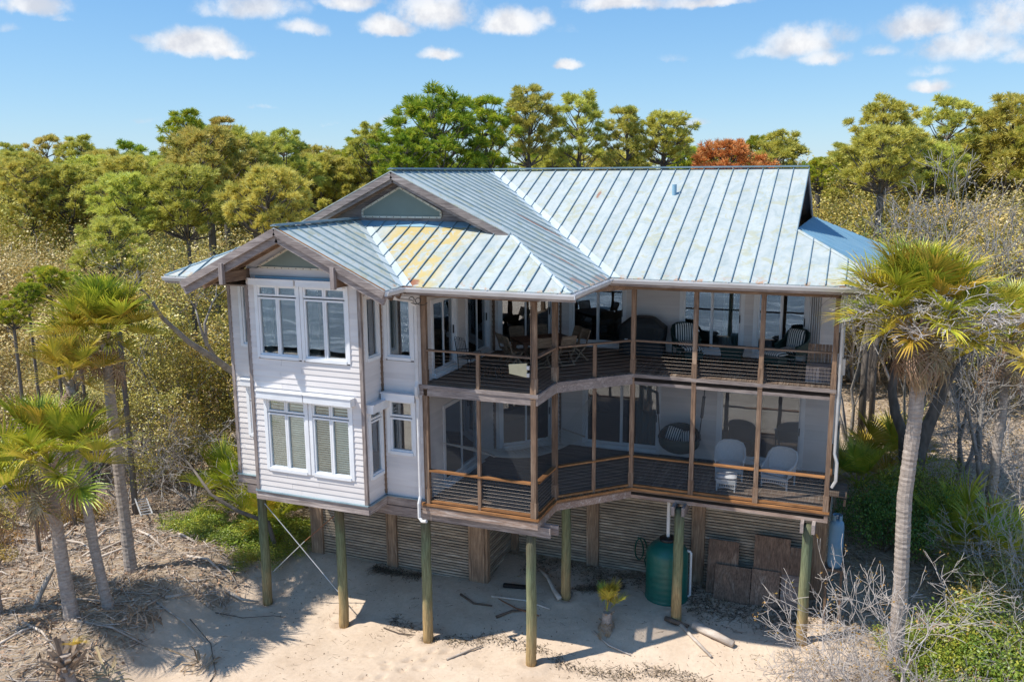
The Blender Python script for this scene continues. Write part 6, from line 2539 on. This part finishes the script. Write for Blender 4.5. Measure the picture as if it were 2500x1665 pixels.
wk = wicker_chair('wicker_dark')
for k, (x, y, rz, lb) in enumerate([(-4.55, 2.72, .45, 'dark green wicker armchair beside the covered grill'), (-1.35, 2.72, -.55, 'dark green wicker armchair at the right end of the upper porch')]):
    place(wk, k == 0, (x, y, .0), rz, lb, 'armchair', 'dark wicker armchairs')
    c_, s_ = math.cos(rz), math.sin(rz)
    side = 'left' if k == 0 else 'right'
    puff('back_cushion', .60, .60, .15, M['stripe'], (x-.20*s_, y+.20*c_, .76), Euler((R(78), 0, rz)), 'black and white striped back cushion on the %s hand dark armchair' % side)
    puff('seat_cushion', .64, .58, .15, M['stripe'], (x+.02*s_, y-.02*c_, .44), Euler((0, 0, rz)), 'striped seat cushion on the %s hand dark armchair' % side)
    ox, oy = x+.78*s_, y-.78*c_
    ot = empty('footstool', (ox, oy, 0), rz)
    tag(ot, 'dark wicker footstool before the %s hand dark armchair' % side, 'footstool')
    mb = MB()
    mb.box(-.28, .28, -.22, .22, .14, .34)
    mb.build('woven_box', M['wicker_dark'], ot)
    for sx in (-.25, .25):
        for sy in (-.19, .19):
            mb = MB()
            mb.tube([(sx, sy, 0), (sx, sy, .15)], .022, 6)
            mb.build('leg', M['wicker_dark'], ot)
    puff('footstool_cushion', .62, .52, .17, M['stripe'], (ox, oy, .42), Euler((0, 0, rz)), 'striped cushion on the %s hand dark footstool' % side)
sdt = empty('side_table', (-3.05, 2.35, 0))
tag(sdt, 'low dark green wicker table between the two dark armchairs', 'table')
mb = MB()
mb.box(-.36, .36, -.26, .26, .46, .50)
mb.build('table_top', M['wicker_dark'], sdt)
mb = MB()
mb.prism([(-.28, -.2, .14), (.28, -.2, .14), (.34, -.24, .46), (-.34, -.24, .46)], (0, .015, 0))
mb.prism([(-.28, .2, .14), (.28, .2, .14), (.34, .24, .46), (-.34, .24, .46)], (0, .015, 0))
mb.prism([(-.28, -.2, .14), (-.28, .2, .14), (-.34, .24, .46), (-.34, -.24, .46)], (.015, 0, 0))
mb.prism([(.28, -.2, .14), (.28, .2, .14), (.34, .24, .46), (.34, -.24, .46)], (-.015, 0, 0))
mb.build('woven_side', M['wicker_dark'], sdt)
for sx in (-.27, .27):
    for sy in (-.2, .2):
        mb = MB()
        mb.tube([(sx, sy, 0), (sx, sy, .2)], .022, 6)
        mb.build('leg', M['wicker_dark'], sdt)
# slatted timber screen standing at the right end
ws = empty('slatted_stand', (-.42, .62, 0))
tag(ws, 'weathered slatted timber stand at the right end of the upper railing', 'stand')
for k in range(7):
    mb = MB()
    mb.beam((-.30+k*.092, -.28, .02), (-.30+k*.092, -.26, .48), .082, .02)
    mb.build('slat', M['grey_z'], ws)
    mb = MB()
    mb.beam((-.30+k*.092, .22, .48), (-.30+k*.092, .34, 1.0), .082, .02)
    mb.build('slat', M['brown_z'], ws)
mb = MB()
mb.box(-.34, .30, -.29, .30, .455, .49)
mb.build('shelf', M['grey_x'], ws)
# panel antenna on the corner post
an = empty('panel_antenna', (-7.66, -3.52, .66))
tag(an, 'pale yellow wedge shaped panel antenna strapped to the corner post', 'antenna')
mb = MB()
mb.prism([(.10, -.02, .17), (.10, -.02, -.21), (-.38, -.06, -.13), (-.40, -.06, .12)], (0, .05, 0))
mb.build('antenna_panel', M['antenna'], an)
mb = MB()
mb.box(.10, .17, -.03, .05, .0, .10)
mb.box(.10, .17, -.03, .05, -.20, -.10)
mb.build('bracket', M['galv'], an)
mb = MB()
mb.tube([(.14, .02, -.1), (.20, .0, -.30), (.17, .03, -.45), (.22, .06, .5), (.20, .06, 1.7)], .009, 5)
mb.build('lead', M['black_metal'], an)

# ------------------------------------------------------------------ lower porch furniture
ZF = -3.5
wc = wicker_chair('wicker_white')
for k, (x, y, rz, lb) in enumerate([(-2.92, 1.75, .12, 'white wicker armchair with footstool in the middle of the screened porch'), (-1.45, 1.55, -.28, 'white wicker armchair at the right end of the screened porch')]):
    place(wc, k == 0, (x, y, ZF), rz, lb, 'armchair', 'white wicker armchairs', (1.08, 1.05, 1.04))
    puff('seat_pad', .66, .60, .12, M['awning'], (x, y-.02, ZF+.43), Euler((0, 0, rz)), 'white seat pad on the %s white wicker armchair' % ('left' if k == 0 else 'right'))
wo_ = empty('wicker_footstool', (-2.85, .72, ZF), .05)
tag(wo_, 'white wicker footstool before the left white armchair', 'footstool')
mb = MB()
mb.box(-.28, .28, -.24, .24, .24, .36)
mb.build('woven_box', M['wicker_white'], wo_)
mb = MB()
for i in range(11):
    x = -.26+.52*i/10
    mb.beam((x-.018, -.235, .13), (x+.018, -.235, .24), .011, .011)
    mb.beam((x+.018, -.235, .13), (x-.018, -.235, .24), .011, .011)
mb.tube([(-.27, -.235, .09), (0, -.235, .13), (.27, -.235, .09)], .013, 6)
mb.build('lattice_apron', M['wicker_white'], wo_)
for sx in (-.26, .26):
    for sy in (-.22, .22):
        mb = MB()
        mb.tube([(sx, sy, 0), (sx, sy, .25)], .024, 6)
        mb.build('leg', M['wicker_white'], wo_)
puff('footstool_pad', .60, .52, .14, M['awning'], (-2.85, .72, ZF+.42), Euler((0, 0, .05)), 'white pad on the white wicker footstool')
# hanging basket seat
hs_ = empty('hanging_seat', (-4.60, 2.30, ZF+.42))
tag(hs_, 'dark round hanging basket seat slung on two ropes', 'hanging seat')
mb = MB()
n = 18
vs, fs = [], []
for j in range(7):
    ph = -math.pi/2+math.pi/2*j/6*1.15
    for k in range(n):
        t = 2*math.pi*k/n
        tilt = .22*math.sin(t) if j > 3 else 0
        vs.append((.66*math.cos(ph)*math.cos(t), .48*math.cos(ph)*math.sin(t), .42+.42*math.sin(ph)+max(0, math.sin(t))*.34*(j/6)**2))
for j in range(6):
    for k in range(n):
        k2 = (k+1) % n
        fs.append((j*n+k, j*n+k2, (j+1)*n+k2, (j+1)*n+k))
mb.add(vs, fs)
mb.build('basket', M['wicker_dark'], hs_, smooth=True)
mb = MB()
mb.tube([(.66*math.cos(2*math.pi*k/n), .48*math.sin(2*math.pi*k/n), .53+max(0, math.sin(2*math.pi*k/n))*.34) for k in range(n+1)], .03, 6)
mb.build('basket_rim', M['wicker_dark'], hs_)
for s_ in (-1, 1):
    mb = MB()
    mb.tube([(s_*.62, 0, .52), (s_*.72, .0, 1.5), (s_*.80, .0, 2.78)], .016, 6)
    mb.build('suspension_rope', M['black_metal'], hs_)
    mb = MB()
    mb.tube([(s_*.695, 0, 1.25), (s_*.745, 0, 1.95)], .048, 8)
    mb.build('rope_sleeve', M['cover'], hs_)
puff('seat_cushion', .86, .56, .15, M['stripe'], (-4.60, 2.22, ZF+.72), Euler((0, 0, 0)), 'striped cushion lying in the hanging basket')
puff('throw_pillow', .50, .44, .15, M['stripe'], (-4.80, 2.42, ZF+1.02), Euler((R(70), R(14), 0)), 'striped pillow leaning at the left of the hanging basket')
puff('throw_pillow', .46, .40, .14, M['stripe'], (-4.33, 2.38, ZF+.97), Euler((R(70), R(-6), 0)), 'striped pillow leaning at the right of the hanging basket')
# hammock
hm = empty('hammock', (-8.9, .6, ZF))
tag(hm, 'pale rope hammock slung across the screened porch corner', 'hammock')
A = Vector((-9.95, -1.0, ZF+.86))
B = Vector((-8.05, 2.0, ZF+.84))
off = -Vector(hm.location)
dv = (B-A).normalized()
sdv = Vector((dv.y, -dv.x, 0))
for (e, tip) in ((A, Vector((-10.55, -2.6, ZF+1.55))), (B, Vector((-7.75, 3.1, ZF+1.85)))):
    mb = MB()
    mb.beam(e-sdv*.58+off, e+sdv*.58+off, .05, .04)
    mb.build('spreader_bar', M['drift'], hm)
    mb = MB()
    for k in range(9):
        mb.tube([e+sdv*(-.55+k*.1375)+off, tip+off], .008, 4)
    mb.build('harness_cord', M['rope'], hm)
mb = MB()
for k in range(17):
    s_ = -.55+k*1.1/16
    mb.tube([A.lerp(B, t)+sdv*s_+Vector((0, 0, -.30*math.sin(math.pi*t)-.10*(1-(s_/.55)**2)*math.sin(math.pi*t)))+off for t in np.linspace(0, 1, 9)], .012, 4)
for j in range(1, 22):
    t = j/22
    mb.tube([A.lerp(B, t)+sdv*s_+Vector((0, 0, -.30*math.sin(math.pi*t)-.10*(1-(s_/.55)**2)*math.sin(math.pi*t)))+off for s_ in (-.55, -.3, 0, .3, .55)], .010, 4)
mb.build('rope_bed', M['rope'], hm)
# porch rug under the lower chairs
mb = MB()
mb.box(-1.95, -.2, .4, 1.9, ZF+.004, ZF+.012)
tag(mb.build('porch_rug', M['deck_y']), 'pale worn rug under the right white armchair', 'rug')
